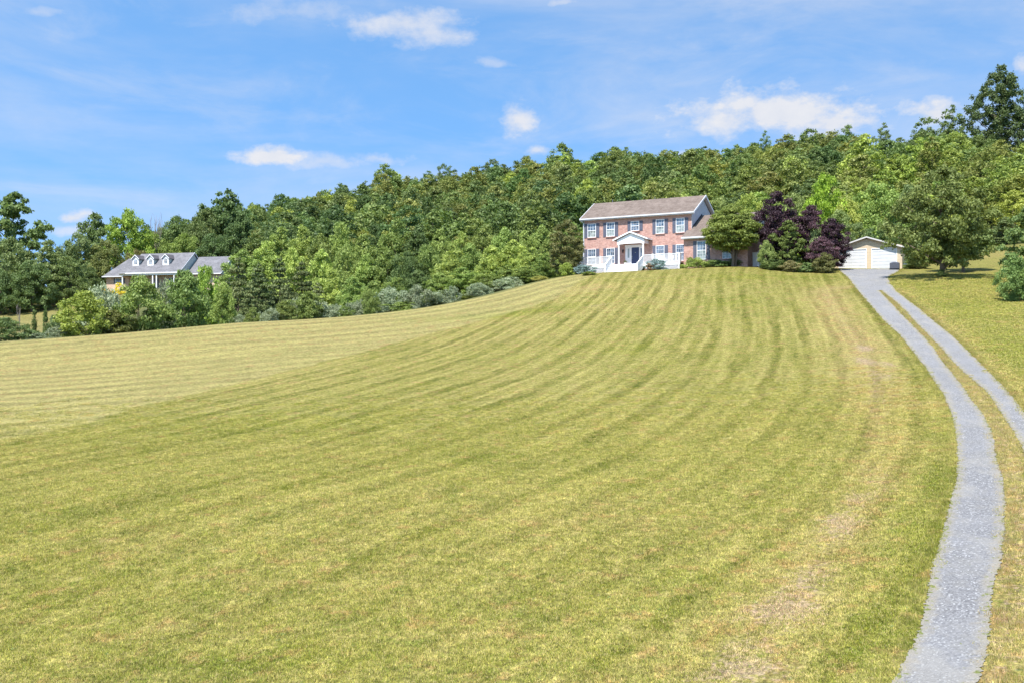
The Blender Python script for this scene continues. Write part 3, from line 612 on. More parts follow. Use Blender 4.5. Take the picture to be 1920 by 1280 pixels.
kind('bush', leafM, 4, 4.5, .0, 'oval', 110, 12000, .088, tr=.07, nlimb=8, stems=3, variants=4, rc=.13, lumps=.35, jit=.28, flat=1.05)
kind('needlebush', blueM, 2.2, 1.3, .0, 'mound', 40, 5000, .055, tr=.04, nlimb=4, stems=3, variants=2, rc=.16, flat=.55)
kind('box', leafM, 2.4, 1.4, .0, 'mound', 40, 5500, .055, tr=.04, nlimb=4, stems=3, variants=2, rc=.17)
kind('maple', leafM, 9, 10.5, .09, 'oval', 230, 32000, .125, tr=.24, nlimb=14, variants=1, rc=.085, lumps=.3, jit=.24, flat=.95, inner=.35)
kind('smallmaple', leafM, 5, 5, .2, 'round', 90, 11000, .11, tr=.14, nlimb=9, variants=1, rc=.13, lumps=.3, jit=.22)
kind('layered', leafM, 6.2, 6.2, .27, 'dome', 300, 42000, .085, tr=.26, nlimb=10, stems=3, variants=1, rc=.11, flat=.45, tier=12, lumps=.1, jit=.1, spread=.16, inner=.45)
kind('plum', purpleM, 5, 7, .06, 'oval', 130, 20000, .095, tr=.12, nlimb=12, stems=3, variants=3, rc=.125, lumps=.28, jit=.25, spread=.14, inner=.45)
kind('dense', leafM, 3.8, 6.4, .03, 'oval', 140, 15000, .09, tr=.12, nlimb=8, stems=2, variants=1, rc=.12, lumps=.12, jit=.12)
kind('edge', leafM, 5, 9, .0, 'oval', 130, 14000, .13, tr=.14, nlimb=10, variants=2, rc=.11, lumps=.4, jit=.3)
kind('cedar', needleM, 1.0, 3.2, .0, 'column', 40, 2200, .075, tr=.05, nlimb=3, variants=2, rc=.3)
kind('tall', leafM, 14, 24, .06, 'oval', 340, 26000, .24, tr=.35, nlimb=30, variants=1, rc=.06, lumps=.35, jit=.25, gap=.08, flat=1.9, inner=.45)
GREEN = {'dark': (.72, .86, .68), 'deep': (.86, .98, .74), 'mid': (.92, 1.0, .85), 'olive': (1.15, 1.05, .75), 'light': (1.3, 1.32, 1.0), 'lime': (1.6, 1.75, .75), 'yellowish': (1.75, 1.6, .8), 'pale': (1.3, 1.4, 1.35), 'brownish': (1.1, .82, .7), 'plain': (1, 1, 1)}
prng = random.Random(3)
def plant(key, x, y, W, H, tint, name, label, cat, group=None, variant=None, rz=None, z=None, trunk=True):
    L, W0, H0 = KIND[key]; v = prng.randrange(len(L)) if variant is None else variant % len(L); cm, tm = L[v]
    zz = gz(x, y) if z is None else z
    e = empty(name, (x, y, zz-.03), prng.random()*6.28 if rz is None else rz); e.scale = (W/W0, W/W0, H/H0)
    t = GREEN[tint] if isinstance(tint, str) else tint; j = 1+prng.uniform(-.08, .08)
    c = link(bpy.data.objects.new('crown', cm)); c.parent = e; c.color = (t[0]*j, t[1]*j, t[2]*j, 1)
    if trunk: k = link(bpy.data.objects.new('trunk', tm)); k.parent = e
    tag(e, label, cat, group); return e
def photo_plant(key, px, top, wpx, d, tint, name, label, cat, group=None, **k):
    x = (px-CX)/F*d; zz = gz(x, d); H = (CY-top)/F*d-zz; wpx *= .96; return plant(key, x, d, wpx/F*d, max(H, .4), tint, name, label, cat, group, z=zz, **k)

# ------------------------------------------------------------------ the brick house
def at(ox, oy, p, x, y):
    p = R(p); return ox+math.cos(p)*x+math.sin(p)*y, oy-math.sin(p)*x+math.cos(p)*y
def window(parent, x0, x1, z0, z1, y, nx=3, rows=(2, 2), low=None, name='window', sill=None, t=.06):
    f = MB(); f.box(x0, x0+t, y-.05, y+.03, z0, z1).box(x1-t, x1, y-.05, y+.03, z0, z1).box(x0+t, x1-t, y-.05, y+.03, z1-t, z1).box(x0+t, x1-t, y-.05, y+.03, z0, z0+t)
    zm = (z0+z1)/2; f.box(x0+t, x1-t, y-.045, y+.03, zm-.035, zm+.035); w = f.build(name, M['white'], parent)
    xa, xb = x0+t, x1-t
    MB().box(xa, xb, y-.005, y+.01, zm+.036, z1-t).build('pane', M['glass'], w); MB().box(xa, xb, y-.005, y+.01, z0+t, zm-.036).build('pane', M[low or 'glass_low'], w)
    m = MB()
    for (a, b, n) in ((zm+.036, z1-t, rows[0]), (z0+t, zm-.036, rows[1])):
        for i in range(1, nx): xx = xa+(xb-xa)*i/nx; m.box(xx-.009, xx+.009, y-.022, y-.006, a, b)
        for j in range(1, n): zz = a+(b-a)*j/n; m.box(xa, xb, y-.026, y-.0225, zz-.009, zz+.009)
    m.build('muntins', M['white'], w)
    if sill: MB().box(x0-.06, x1+.06, y-.1, y+.02, z0-.08, z0-.002).build('sill', M[sill], w)
    return w
def shutter(parent, x0, x1, z0, z1, y):
    m = MB(); m.box(x0, x1, y-.045, y-.005, z0, z1); zm = (z0+z1)/2
    for a, b in ((z0+.1, zm-.05), (zm+.05, z1-.1)): m.box(x0+.07, x1-.07, y-.055, y-.0455, a, b)
    return m.build('shutter', M['shutter'], parent)
HX, HY, HP, HZ = 8.64, 127.17, 29.6, 9.0
house = empty('brick_house', (HX, HY, HZ), R(-HP)); tag(house, 'two storey red brick house with white portico on the hilltop', 'house')
Wd, Dp, EV = 13.4, 7.3, 6.62
b = MB(); b.box(0, Wd, 0, Dp, .1, EV); wall = b.build('wall', M['brick'], house)
# grey siding on the gable end to the right, proud of the brick
sb = MB(); sb.prism([(Wd+.004, .0, .1), (Wd+.004, Dp, .1), (Wd+.004, Dp, EV-.02), (Wd+.004, Dp/2, EV+.02+Dp/2*.585), (Wd+.004, 0, EV-.02)], (.05, 0, 0)); sb.build('gable_siding', M['siding'], house)
lb = MB(); lb.prism([(-.05, 0, .1), (-.05, Dp, .1), (-.05, Dp, EV-.02), (-.05, Dp/2, EV+.02+Dp/2*.585), (-.05, 0, EV-.02)], (.046, 0, 0)); lb.build('gable_siding', M['siding'], house)
# roof: two slabs
def gable_roof(parent, x0, x1, yf, yb, zf, zr, th=.16, mat='roof', name='roof', ridge=None):
    yr = ridge if ridge is not None else (yf+yb)/2; sl = (zr-zf)/(yr-yf); zb = zr-sl*(yb-yr)
    m = MB(); prof = [(yf, zf), (yr, zr), (yb, zb), (yb, zb-th), (yr, zr-th), (yf, zf-th)]
    m.prism([(x0, y, z) for y, z in prof], (x1-x0, 0, 0)); return m.build(name, M[mat], parent)
rf = gable_roof(house, -.4, Wd+.4, -.4, Dp+.4, 6.80, 9.13)
g = MB(); g.box(-.42, Wd+.42, -.52, -.402, 6.66, 6.80); g.build('gutter', M['trim'], house)
g = MB(); g.box(-.38, Wd+.38, -.40, -.003, 6.56, 6.625); g.build('soffit', M['trim'], house)
for xx in (-.46, Wd+.402):
    sl = (9.13-6.8)/(Dp/2+.4); v = MB(); v.prism([(xx, -.4, 6.60), (xx, -.4, 6.82), (xx, Dp/2, 9.15), (xx, Dp+.4, 6.82), (xx, Dp+.4, 6.60), (xx, Dp/2, 8.93)], (.058, 0, 0)); v.build('rake_board', M['trim'], house)
g = MB(); g.prism([(Wd+.06, -.36, 6.60), (Wd+.06, Dp/2, 8.90), (Wd+.06, Dp+.36, 6.60), (Wd+.06, Dp+.36, 6.63), (Wd+.06, Dp/2, 8.93), (Wd+.06, -.36, 6.63)], (.335, 0, 0)); g.build('rake_soffit', M['soffit'], house)
dsp = MB(); dsp.tube([(-.4, -.46, 6.66), (-.08, -.09, 6.3), (-.08, -.09, .4)], [.05]*3, 6); dsp.build('downspout', M['trim'], house)
v = MB(); v.tube([(1.9, 3.9, 8.95), (1.9, 3.9, 9.5)], [.05, .05], 8); v.build('vent_pipe', M['grey'], house); v = MB(); v.tube([(7.4, 3.9, 8.95), (7.4, 3.9, 9.38)], [.04, .04], 8); v.build('vent_pipe', M['grey'], house)
up = [(.44, 1.53), (2.89, 3.95), (6.0, 7.05), (9.11, 10.15), (11.55, 12.58)]
for i, (a, c) in enumerate(up):
    z0, z1 = (5.05, 6.17) if i == 2 else (4.55, 6.19)
    window(house, a, c, z0, z1, -.03, 3, (2, 2), 'glass' if i == 2 else None, sill='brick')
    shutter(house, a-.43, a-.02, z0-.02, z1+.02, -.0); shutter(house, c+.02, c+.43, z0-.02, z1+.02, -.0)
for i, (a, c) in enumerate([up[0], up[1], up[3], up[4]]):
    window(house, a, c, 1.35, 3.19, -.03, 4, (2, 2), 'glass', sill='brick')
    shutter(house, a-.43, a-.02, 1.3, 3.2, 0)
    if i != 3: shutter(house, c+.02, c+.43, 1.3, 3.2, 0)
# entrance
s = MB(); s.box(5.32, 5.97, -.09, -.004, 1.08, 3.2).box(7.18, 7.46, -.09, -.004, 1.08, 3.2).box(5.28, 7.50, -.13, -.004, 3.2, 3.42).box(5.97, 6.10, -.09, -.004, 1.08, 3.2).box(7.05, 7.18, -.09, -.004, 1.08, 3.2).box(6.10, 7.05, -.08, -.004, 3.12, 3.2); ent = s.build('door_surround', M['white'], house)
dr = MB(); dr.box(6.10, 7.05, -.05, -.004, 1.12, 3.12)
for (a, c) in ((6.2, 6.53), (6.62, 6.95)):
    for (e, f) in ((1.3, 1.75), (1.87, 2.5), (2.62, 3.0)): dr.box(a, c, -.062, -.051, e, f)
dr = dr.build('door', M['navy'], house); h_ = MB(); h_.box(6.12, 6.19, -.1, -.063, 1.85, 1.92); h_.build('handle', M['brass'], dr); h_ = MB(); h_.box(6.13, 6.18, -.1, -.063, 2.02, 2.14); h_.build('lock', M['brass'], dr); h_ = MB(); h_.box(6.54, 6.61, -.08, -.063, 2.5, 2.56); h_.build('knocker', M['brass'], dr)
for a, c in ((5.62, 5.84), (7.24, 7.40)): sl_ = MB(); sl_.box(a, c, -.1, -.0905, 1.95, 3.0); sl_.build('sidelight', M['glass_low' if a < 6 else 'glass'], ent)
lp = MB(); lp.box(4.98, 5.10, -.22, -.08, 2.62, 2.86); lp.prism([(4.96, -.24, 2.86), (5.12, -.24, 2.86), (5.12, -.06, 2.86), (4.96, -.06, 2.86)], (0, 0, .04)); lp.box(5.02, 5.06, -.1, -.003, 2.9, 2.95).box(5.0, 5.08, -.19, -.11, 2.5, 2.6); lp.build('wall_lantern', M['dark'], house)
# portico
po = MB(); po.box(4.83, 5.02, -1.15, -.004, 3.46, 3.9).box(8.03, 8.22, -1.15, -.004, 3.46, 3.9).box(4.83, 8.22, -1.36, -1.15, 3.46, 3.93)
po.box(5.02, 8.03, -1.149, -.004, 3.86, 3.9); po = po.build('portico_beam', M['white'], house)
pe = MB(); pe.prism([(4.86, -1.352, 3.93), (8.19, -1.352, 3.93), (6.525, -1.352, 4.66)], (0, .06, 0)); pe.build('pediment', M['white'], house)
pr = MB(); pr.prism([(4.42, -1.56, 3.86), (6.525, -1.56, 4.72), (8.63, -1.56, 3.86), (8.63, -1.56, 3.98), (6.525, -1.56, 4.84), (4.42, -1.56, 3.98)], (0, 1.556, 0)); pr.build('portico_roof', M['roof'], house)
pf = MB(); pf.prism([(4.38, -1.60, 3.83), (6.525, -1.60, 4.70), (8.67, -1.60, 3.83), (8.67, -1.60, 3.99), (6.525, -1.60, 4.86), (4.38, -1.60, 3.99)], (0, .038, 0)); pf.box(8.632, 8.70, -1.56, -.003, 3.84, 3.99).box(4.35, 4.418, -1.56, -.003, 3.84, 3.99); pf.build('portico_fascia', M['white'], house)
for xx in (5.0, 8.05):
    cl = MB(); cl.box(xx-.13, xx+.13, -1.37, -1.11, 1.0, 1.12).box(xx-.13, xx+.13, -1.37, -1.11, 3.36, 3.459); cl.tube([(xx, -1.24, 1.12), (xx, -1.24, 3.36)], [.105, .095], 12); cl.build('column', M['white'], house)
# deck
DZ = 1.0
dk = MB(); dk.box(-.12, 12.98, -2.6, -.12, DZ-.04, DZ); dk = dk.build('deck', M['deck'], house)
for q in ((-.14, 4.62, -2.64, -2.602), (8.56, 13.0, -2.64, -2.602), (-.16, -.122, -2.6, -.1)): sk = MB(); sk.box(*q, DZ-.3, DZ-.01); sk.build('deck_skirt', M['white'], dk)
y = -2.61
for (xa, xb) in ((-.1, 4.5), (8.9, 12.95)):
    la = MB()
    la.box(xa, xa+.12, y-.02, y+.02, -.35, DZ-.31).box(xb-.12, xb, y-.02, y+.02, -.35, DZ-.31).box((xa+xb)/2-.1, (xa+xb)/2+.1, y-.02, y+.02, -.35, DZ-.31)
    k = xa-.9
    while k < xb:
        for sgn, yo in ((1, 0), (-1, .012)):
            p0 = [k if sgn > 0 else k+1.0, -.3]; p1 = [k+1.0 if sgn > 0 else k, .7]
            q = []
            for (u, w) in (p0, p1):
                f = 0
                if u < xa: w += (xa-u)*(1 if (sgn > 0) == (u < k+.5) or True else 1)*(1 if sgn > 0 else -1); u = xa
                if u > xb: w += (u-xb)*(-1 if sgn > 0 else 1); u = xb
                q.append((u, w))
            if q[0][1] < .7 and q[1][1] > -.3 and abs(q[0][0]-q[1][0]) > .05 and -.35 < q[0][1] < .72 and -.35 < q[1][1] < .72: la.bar((q[0][0], y+yo, q[0][1]), (q[1][0], y+yo, q[1][1]), .01, .035)
        k += .14
    la.build('lattice', M['lattice'], dk)
df = MB(); df.box(0.0, 12.9, -.11, -.004, -.2, DZ-.01); df.build('foundation', M['block'], house)
def railing(p0, p1, posts, z0=DZ, z1=None, h=.95, parent=None, gap=.115):
    z1 = z0 if z1 is None else z1; p0 = Vector((*p0, z0)); p1 = Vector((*p1, z1)); r_ = MB()
    r_.bar(p0+Vector((0, 0, h)), p1+Vector((0, 0, h)), .11, .06); r_.bar(p0+Vector((0, 0, .1)), p1+Vector((0, 0, .1)), .05, .07)
    L = (p1-p0).length; n = int(L/gap)
    for i in range(1, n): q = p0.lerp(p1, i/n); r_.bar(q+Vector((0, 0, .12)), q+Vector((0, 0, h-.02)), .042)
    r_ = r_.build('railing', M['white'], parent or dk)
    for f in posts: q = p0.lerp(p1, f); pm = MB(); pm.box(q.x-.07, q.x+.07, q.y-.07, q.y+.07, q.z-.3, q.z+h+.06); pm.box(q.x-.09, q.x+.09, q.y-.09, q.y+.09, q.z+h+.06, q.z+h+.1); pm.build('rail_post', M['white'], parent or dk)
railing((-.05, -2.54), (4.62, -2.54), (0, .24, .71, 1)); railing((8.56, -2.54), (12.92, -2.54), (0, .27, .72, 1)); railing((-.05, -2.46), (-.05, -.1), (1,))
railing((12.92, -2.46), (12.92, -1.9), ())
st = MB()
for i in range(6):
    z = DZ-(i+1)*.16; st.box(4.72, 8.5, -2.64-(i+1)*.27, -2.605-i*.27, z-.5, z+.0); st.box(4.70, 8.52, -2.67-(i+1)*.27, -2.64-i*.27, z+.001, z+.03)
st.build('steps', M['white'], dk)
sr = MB(); sr.box(4.66, 8.56, -2.66, -2.603, DZ-.3, DZ-.001); sr.build('step_riser', M['white'], dk)
for xx in (4.62, 8.58):
    sg = MB(); sg.prism([(xx-.03, -2.62, DZ+.02), (xx-.03, -4.3, -.03), (xx-.03, -4.3, -.4), (xx-.03, -2.62, .45)], (.06, 0, 0)); sg.build('stringer', M['white'], dk)
    railing((xx, -2.6), (xx, -4.2), (1,), DZ-.02, .02, .9)
# wing to the right of the house
WX0, WX1, WF, WR, WE, WZ = Wd-.30, 20.4, -1.7, 3.3, 3.60, 6.76
wg = MB(); wg.box(WX0, WX1, WF, -.003, -.1, WE).box(Wd+.06, WX1, -.003, 8.2, -.1, WE); wg = wg.build('wing_wall', M['brick'], house)
gs = MB(); gs.prism([(WX1+.002, WF, WE), (WX1+.002, 8.2, WE), (WX1+.002, WR, WZ-.25)], (.05, 0, 0)); gs.build('wing_gable', M['siding'], house)
sl = (WZ-3.76)/(WR-WF+.4)
m = MB(); m.prism([(WX0-.12, WF-.4, 3.76), (WX0-.12, -.41, 3.76+sl*(WF*-1-.01)), (WX0-.12, -.41, 3.6+sl*(WF*-1-.01)), (WX0-.12, WF-.4, 3.60)], (.476, 0, 0)); m.build('wing_roof', M['roof'], house)
wr = gable_roof(house, Wd+.058, WX1+.3, WF-.4, WR+5.3, 3.763, WZ, ridge=WR, name='wing_roof')
m = MB(); m.box(WX0-.14, WX1+.32, WF-.51, WF-.402, 3.60, 3.76); m.build('gutter', M['trim'], house)
m = MB(); m.box(WX0-.1, WX1+.3, WF-.4, WF-.003, 3.52, 3.585); m.build('soffit', M['trim'], house)
m = MB(); y0 = -.02; m.prism([(Wd+.056, y0, 3.76+sl*(y0-WF+.4)+.0), (Wd+.056, WR, WZ), (Wd+.056, WR, WZ+.2), (Wd+.056, y0, 3.76+sl*(y0-WF+.4)+.2)], (.04, 0, 0)); m.build('flashing', M['flash'], house)
window(house, 14.66, 15.72, 1.2, 3.27, WF-.03, 3, (3, 3)); shutter(house, 14.22, 14.62, 1.2, 3.29, WF); shutter(house, 15.76, 16.16, 1.2, 3.29, WF)
window(house, 17.6, 18.6, 1.2, 2.9, WF-.03, 3, (3, 3), sill='brick')
# things on the deck
def chair(x, y, rz, label):
    X, Y = at(HX, HY, HP, x, y); e = empty('deck_chair', (X, Y, HZ+DZ), R(-HP)+rz); tag(e, label, 'chair', 'white slatted chairs on the front deck')
    s = MB(); s.prism([(-.28, -.3, .36), (-.28, .25, .22), (-.28, .25, .26), (-.28, -.3, .4)], (.56, 0, 0)); s.build('seat', M['white'], e)
    bk = MB()
    for i in range(5): u = -.26+i*.13; hh = .98-.05*abs(i-2); bk.prism([(u-.055, .22, .22), (u+.055, .22, .22), (u+.055, .26, .22), (u-.055, .26, .22)], (0, .26, hh-.22))
    bk.build('backrest', M['white'], e)
    for sx in (-1, 1):
        a = MB(); a.box(sx*.36-.07, sx*.36+.07, -.36, .32, .54, .565); a.build('armrest', M['white'], e)
        l = MB(); l.box(sx*.33-.02, sx*.33+.02, -.3, -.2, 0, .54); l.build('leg', M['white'], e); l = MB(); l.prism([(sx*.33-.02, .2, .3), (sx*.33-.02, .3, .3), (sx*.33-.02, .46, 0), (sx*.33-.02, .36, 0)], (.04, 0, 0)); l.build('leg', M['white'], e)
chair(10.15, -1.7, .15, 'white slatted deck chair nearer the door, behind the right railing'); chair(11.4, -1.75, -.15, 'white slatted deck chair at the wing end of the front deck')
X, Y = at(HX, HY, HP, 5.5, -.45); e = empty('planter', (X, Y, HZ+DZ)); tag(e, 'small white urn planter beside the navy front door', 'planter')
u = MB(); u.tube([(0, 0, 0), (0, 0, .05), (0, 0, .1), (0, 0, .2), (0, 0, .36)], [.13, .1, .06, .15, .19], 14); u.build('urn', M['white'], e)
cm, _ = crown_mesh('foliage', 5, .4, .3, .0, 'mound', 12, 260, .03); cm.materials.append(leafM); o = link(bpy.data.objects.new('foliage', cm)); o.parent = e; o.location = (0, 0, .34)

# ------------------------------------------------------------------ garage
GX0, GY0, GP, GZ0 = 35.46, 118.09, 25.0, 9.0
ga = empty('garage', (GX0, GY0, GZ0), R(-GP)); tag(ga, 'cream garage with two white overhead doors at the top of the driveway', 'garage')
b = MB(); GW, GD = 7.3, 7.2
b.box(0, .68, 0, .12, -.1, 2.42).box(3.63, 4.12, 0, .12, -.1, 2.42).box(6.77, GW, 0, .12, -.1, 2.42).box(.68, 3.63, 0, .12, 2.27, 2.42).box(4.12, 6.77, 0, .12, 2.27, 2.42)
b.box(0, .12, .12, GD, -.1, 2.42).box(GW-.12, GW, .12, GD, -.1, 2.42).box(.12, GW-.12, GD-.12, GD, -.1, 2.42); b.build('wall', M['cream'], ga)
b = MB(); b.prism([(0, .0, 2.421), (GW, .0, 2.421), (GW, 0, 2.5), (GW/2, 0, 3.48-.12), (0, 0, 2.5)], (0, .1, 0)); b.build('gable', M['cream'], ga)
for a, c in ((.68, 3.63), (4.12, 6.77)):
    d_ = MB(); d_.box(a+.06, c-.06, .05, .09, .02, 2.2)
    dd = d_.build('garage_door', M['door_white'], ga)
    fr = MB(); fr.box(a, a+.06, -.02, .1, 0, 2.27).box(c-.06, c, -.02, .1, 0, 2.27).box(a+.06, c-.06, -.02, .1, 2.2, 2.269); fr.build('door_frame', M['white'], dd)
    pn = MB()
    for i in range(6):
        for j in range(4): xx = a+.12+(c-a-.24)*j/4; zz = .07+i*.36; pn.box(xx+.03, xx+(c-a-.24)/4-.03, .038, .0495, zz+.03, zz+.28)
    pn.build('door_panel', M['door_white'], dd)
r_ = MB(); r_.prism([(-.35, -.42, 2.28), (GW/2, -.42, 3.56), (GW+.35, -.42, 2.28), (GW+.35, -.42, 2.16), (GW/2, -.42, 3.44), (-.35, -.42, 2.16)], (0, GD+.84, 0)); r_.build('roof', M['roof_tan'], ga)
r_ = MB(); r_.prism([(-.37, -.46, 2.27), (GW/2, -.46, 3.57), (GW+.37, -.46, 2.27), (GW+.37, -.46, 2.12), (GW/2, -.46, 3.42), (-.37, -.46, 2.12)], (0, .037, 0)); r_.build('fascia', M['soffit'], ga)
# unit standing on the gravel in front of the garage
X, Y = (1677.5-CX)/F*113.2, 113.2; e = empty('air_conditioner', (X, Y, gz(X, Y)+.02), R(-GP)); tag(e, 'square dark grey air conditioning unit on the gravel before the garage', 'air conditioner')
b = MB(); b.box(-.47, .47, -.35, .35, .08, .72); b.build('casing', M['grey'], e, bevel=.03)
b = MB()
for k in range(18):
    xx = -.42+k*.84/17; b.box(xx-.008, xx+.008, -.368, -.352, .12, .68)
    if k % 2 == 0: yy = -.3+k*.6/17; b.box(.472, .485, yy-.008, yy+.008, .12, .68)
b.build('grille', M['dark'], e)
b = MB(); b.tube([(0, 0, .721), (0, 0, .79), (0, 0, .82)], [.38, .33, .08], 20); b.build('fan_guard', M['grey'], e); b = MB(); b.box(-.5, .5, -.4, .4, 0, .075); b.build('pad', M['dark'], e)
for i, (px, py, sx, lab) in enumerate([(1697, 505, .35, 'pale plastic sack slumped against the garage side wall'), (1701.5, 504.5, .28, 'smaller pale bucket beside the sack at the garage corner')]):
    d = 116.6+i*.6; X = (px-CX)/F*d; z = gz(X, d)
    if i == 0:
        b = MB(); b.tube([(0, 0, -.02), (0, 0, .2), (.02, 0, .5), (.03, .02, .66), (.04, .02, .74)], [.26, .3, .24, .12, .16], 10); o = b.build('sack', M['bag'], smooth=True); o.location = (X, d, z); tag(o, lab, 'sack')
    else:
        e = empty('bucket', (X, d, z)); tag(e, lab, 'bucket'); b = MB(); b.tube([(0, 0, 0), (0, 0, .36)], [.13, .17], 14); b.tube([(0, 0, .3), (0, 0, .33)], [.18, .18], 14); b.build('body', M['bag'], e); b = MB(); b.tube([(-.17, 0, .34), (-.1, -.1, .18), (.1, -.1, .18), (.17, 0, .34)], [.008]*4, 5); b.build('handle', M['dark'], e)
# white fence between house and purple trees
def fence(px0, d0, px1, d1, label):
    a = Vector(((px0-CX)/F*d0, d0)); c = Vector(((px1-CX)/F*d1, d1)); L = (c-a).length; ang = math.atan2(c.y-a.y, c.x-a.x); e = empty('vinyl_fence', (a.x, a.y, gz(a.x, a.y)), ang); tag(e, label, 'fence')
    n = max(1, round(L/1.8))
    for i in range(n+1): u = L*i/n; b = MB(); b.box(u-.065, u+.065, -.065, .065, -.2, 1.72); b.box(u-.08, u+.08, -.08, .08, 1.72, 1.77); b.build('post', M['white'], e)
    for i in range(n):
        u0, u1 = L*i/n+.066, L*(i+1)/n-.066; b = MB(); b.box(u0, u1, -.03, .03, .05, .17).box(u0, u1, -.03, .03, 1.5, 1.62); k = int((u1-u0)/.15)
        for j in range(k): x_ = u0+(u1-u0)*j/k; b.box(x_+.004, x_+(u1-u0)/k-.004, -.018, .018, .17, 1.5)
        b.build('panel', M['white'], e)
fence(1398, 117.6, 1450, 116.0, 'white plank fence between the brick house wing and the purple trees')

# ------------------------------------------------------------------ neighbour's house
NX, NY, NP_, NZ = -73.6, 200.0, 15.0, 11.55
nb_ = empty('ranch_house', (NX, NY, NZ), R(-NP_)); tag(nb_, 'long grey roofed house with three white dormers behind the left trees', 'house')
b = MB(); b.box(-4.0, 0.9, 1.6, 9.5, -.3, 2.75).box(.9, 12.4, 2.0, 9.5, -.3, 3.0).box(12.4, 19.6, 3.0, 10, -.3, 2.85); b.build('wall', M['brick_tan'], nb_)
# main roof, right gable
KR, ZR, ZE = 5.0, 7.2, 3.2; s_ = (ZR-ZE)/(KR+.1)
b = MB(); b.prism([(1.3, -.1, ZE), (1.3, KR, ZR), (1.3, 10.1, ZE), (1.3, 10.1, ZE-.15), (1.3, KR, ZR-.15), (1.3, -.1, ZE-.15)], (11.5, 0, 0)); b.build('roof', M['roof_grey'], nb_)
b = MB(); b.prism([(12.5, .4, 3.1), (12.5, 9.6, 3.1), (12.5, KR, ZR-.2)], (.06, 0, 0)); b.build('gable_siding', M['siding_pale'], nb_)
b = MB(); b.prism([(12.802, -.1, ZE-.17), (12.802, KR, ZR-.17), (12.802, 10.1, ZE-.17), (12.802, 10.1, ZE+.03), (12.802, KR, ZR+.03), (12.802, -.1, ZE+.03)], (.05, 0, 0)); b.build('rake_board', M['trim'], nb_)
# lower left part with a hipped end
b = MB(); zr2 = 6.35; A_ = [(-4.4, .9, 2.72), (1.298, .9, 2.72), (1.298, 5.2, zr2), (-1.6, 5.2, zr2), (-4.4, 9.9, 2.72), (1.298, 9.9, 2.72)]
for f in ((0, 1, 2, 3), (0, 3, 4), (4, 3, 2, 5)): b.poly([A_[i] for i in f])
b.poly([A_[i] for i in (0, 4, 5, 1)]); b.build('roof', M['roof_grey'], nb_)
b = MB(); b.box(-4.45, .0, .8, .898, 2.56, 2.74); b.build('gutter', M['trim'], nb_)
b = MB(); b.prism([(-.1, -.35, ZE-.12), (-.1, -.1, ZE+.06), (-.1, 2.0, ZE+.06), (-.1, 2.0, ZE-.14), (-.1, -.35, ZE-.14)], (1.398, 0, 0)); b.build('porch_roof', M['roof_grey'], nb_)
b = MB(); b.box(-.15, 12.9, -.22, -.102, ZE-.2, ZE-.0); b.box(-.1, 12.7, .05, .25, ZE-.5, ZE-.17); b.build('porch_beam', M['white'], nb_)
for xx in (.55, 3.9, 7.0, 7.8, 11.5): b = MB(); b.tube([(xx, .15, -.2), (xx, .15, ZE-.5)], [.15, .13], 10); b.build('porch_column', M['white'], nb_)
b = MB(); b.box(-.1, 12.6, -.1, 1.98, -.5, -.05); b.build('porch_floor', M['block'], nb_)
dw_ = MB(); dw_.box(6.2, 7.0, 1.93, 1.998, 0, 2.2); dw_.build('door', M['navy'], nb_)
window(nb_, -2.0, -.3, 1.3, 2.3, 1.57, 2, (1, 1), 'glass', sill='white'); shutter(nb_, -2.35, -2.05, 1.25, 2.35, 1.6); shutter(nb_, -.25, .05, 1.25, 2.35, 1.6)
window(nb_, 9.2, 10.4, .9, 2.3, 1.97, 2, (1, 1), 'glass'); window(nb_, 2.2, 3.4, .9, 2.3, 1.97, 2, (1, 1), 'glass')
for x0 in (1.62, 4.82, 8.05):
    kf = 1.75; w = 1.3; zb = ZE+s_*(kf+.1)-.15; ze = 5.9; dh = .72; kb1 = (ze-ZE)/s_-.1; kb2 = (ze+dh-ZE)/s_-.1
    b = MB(); b.prism([(x0, kf, zb), (x0+w, kf, zb), (x0+w, kf, ze), (x0+w/2, kf, ze+dh-.05), (x0, kf, ze)], (0, .08, 0)); dm = b.build('dormer', M['white'], nb_)
    b = MB()
    for xx in (x0, x0+w-.05): b.prism([(xx, kf+.081, zb), (xx, kb1, ze), (xx, kf+.081, ze)], (.05, 0, 0))
    b.build('dormer_cheek', M['siding_pale'], dm)
    b = MB(); b.prism([(x0-.2, kf-.22, ze-.1), (x0+w/2, kf-.22, ze+dh), (x0+w+.2, kf-.22, ze-.1), (x0+w+.2, kf-.22, ze+.0), (x0+w/2, kf-.22, ze+dh+.1), (x0-.2, kf-.22, ze+.0)], (0, kb2-kf+.35, 0)); b.build('dormer_roof', M['roof_dark'], dm)
    b = MB(); b.prism([(x0-.22, kf-.26, ze-.13), (x0+w/2, kf-.26, ze+dh-.03), (x0+w+.22, kf-.26, ze-.13), (x0+w+.22, kf-.26, ze+.02), (x0+w/2, kf-.26, ze+dh+.12), (x0-.22, kf-.26, ze+.02)], (0, .037, 0)); b.build('dormer_fascia', M['white'], dm)
    # arched window
    cxw = x0+w/2; zt = zb+.45; ww = .3; hh = .95
    arc = [(cxw+ww*math.cos(t*math.pi/10), kf-.012, zt+hh-.3+.3*math.sin(t*math.pi/10)) for t in range(11)]
    b = MB(); b.prism([(cxw-ww, kf-.012, zt), (cxw+ww, kf-.012, zt)]+arc, (0, .01, 0)); wn = b.build('arched_window', M['glass'], dm)
    b = MB(); b.box(cxw-.02, cxw+.02, kf-.03, kf-.013, zt, zt+hh)
    for q in (.25, .55, .8): b.box(cxw-ww, cxw+ww, kf-.033, kf-.031, zt+hh*q-.02, zt+hh*q+.02)
    b.build('muntins', M['white'], wn)
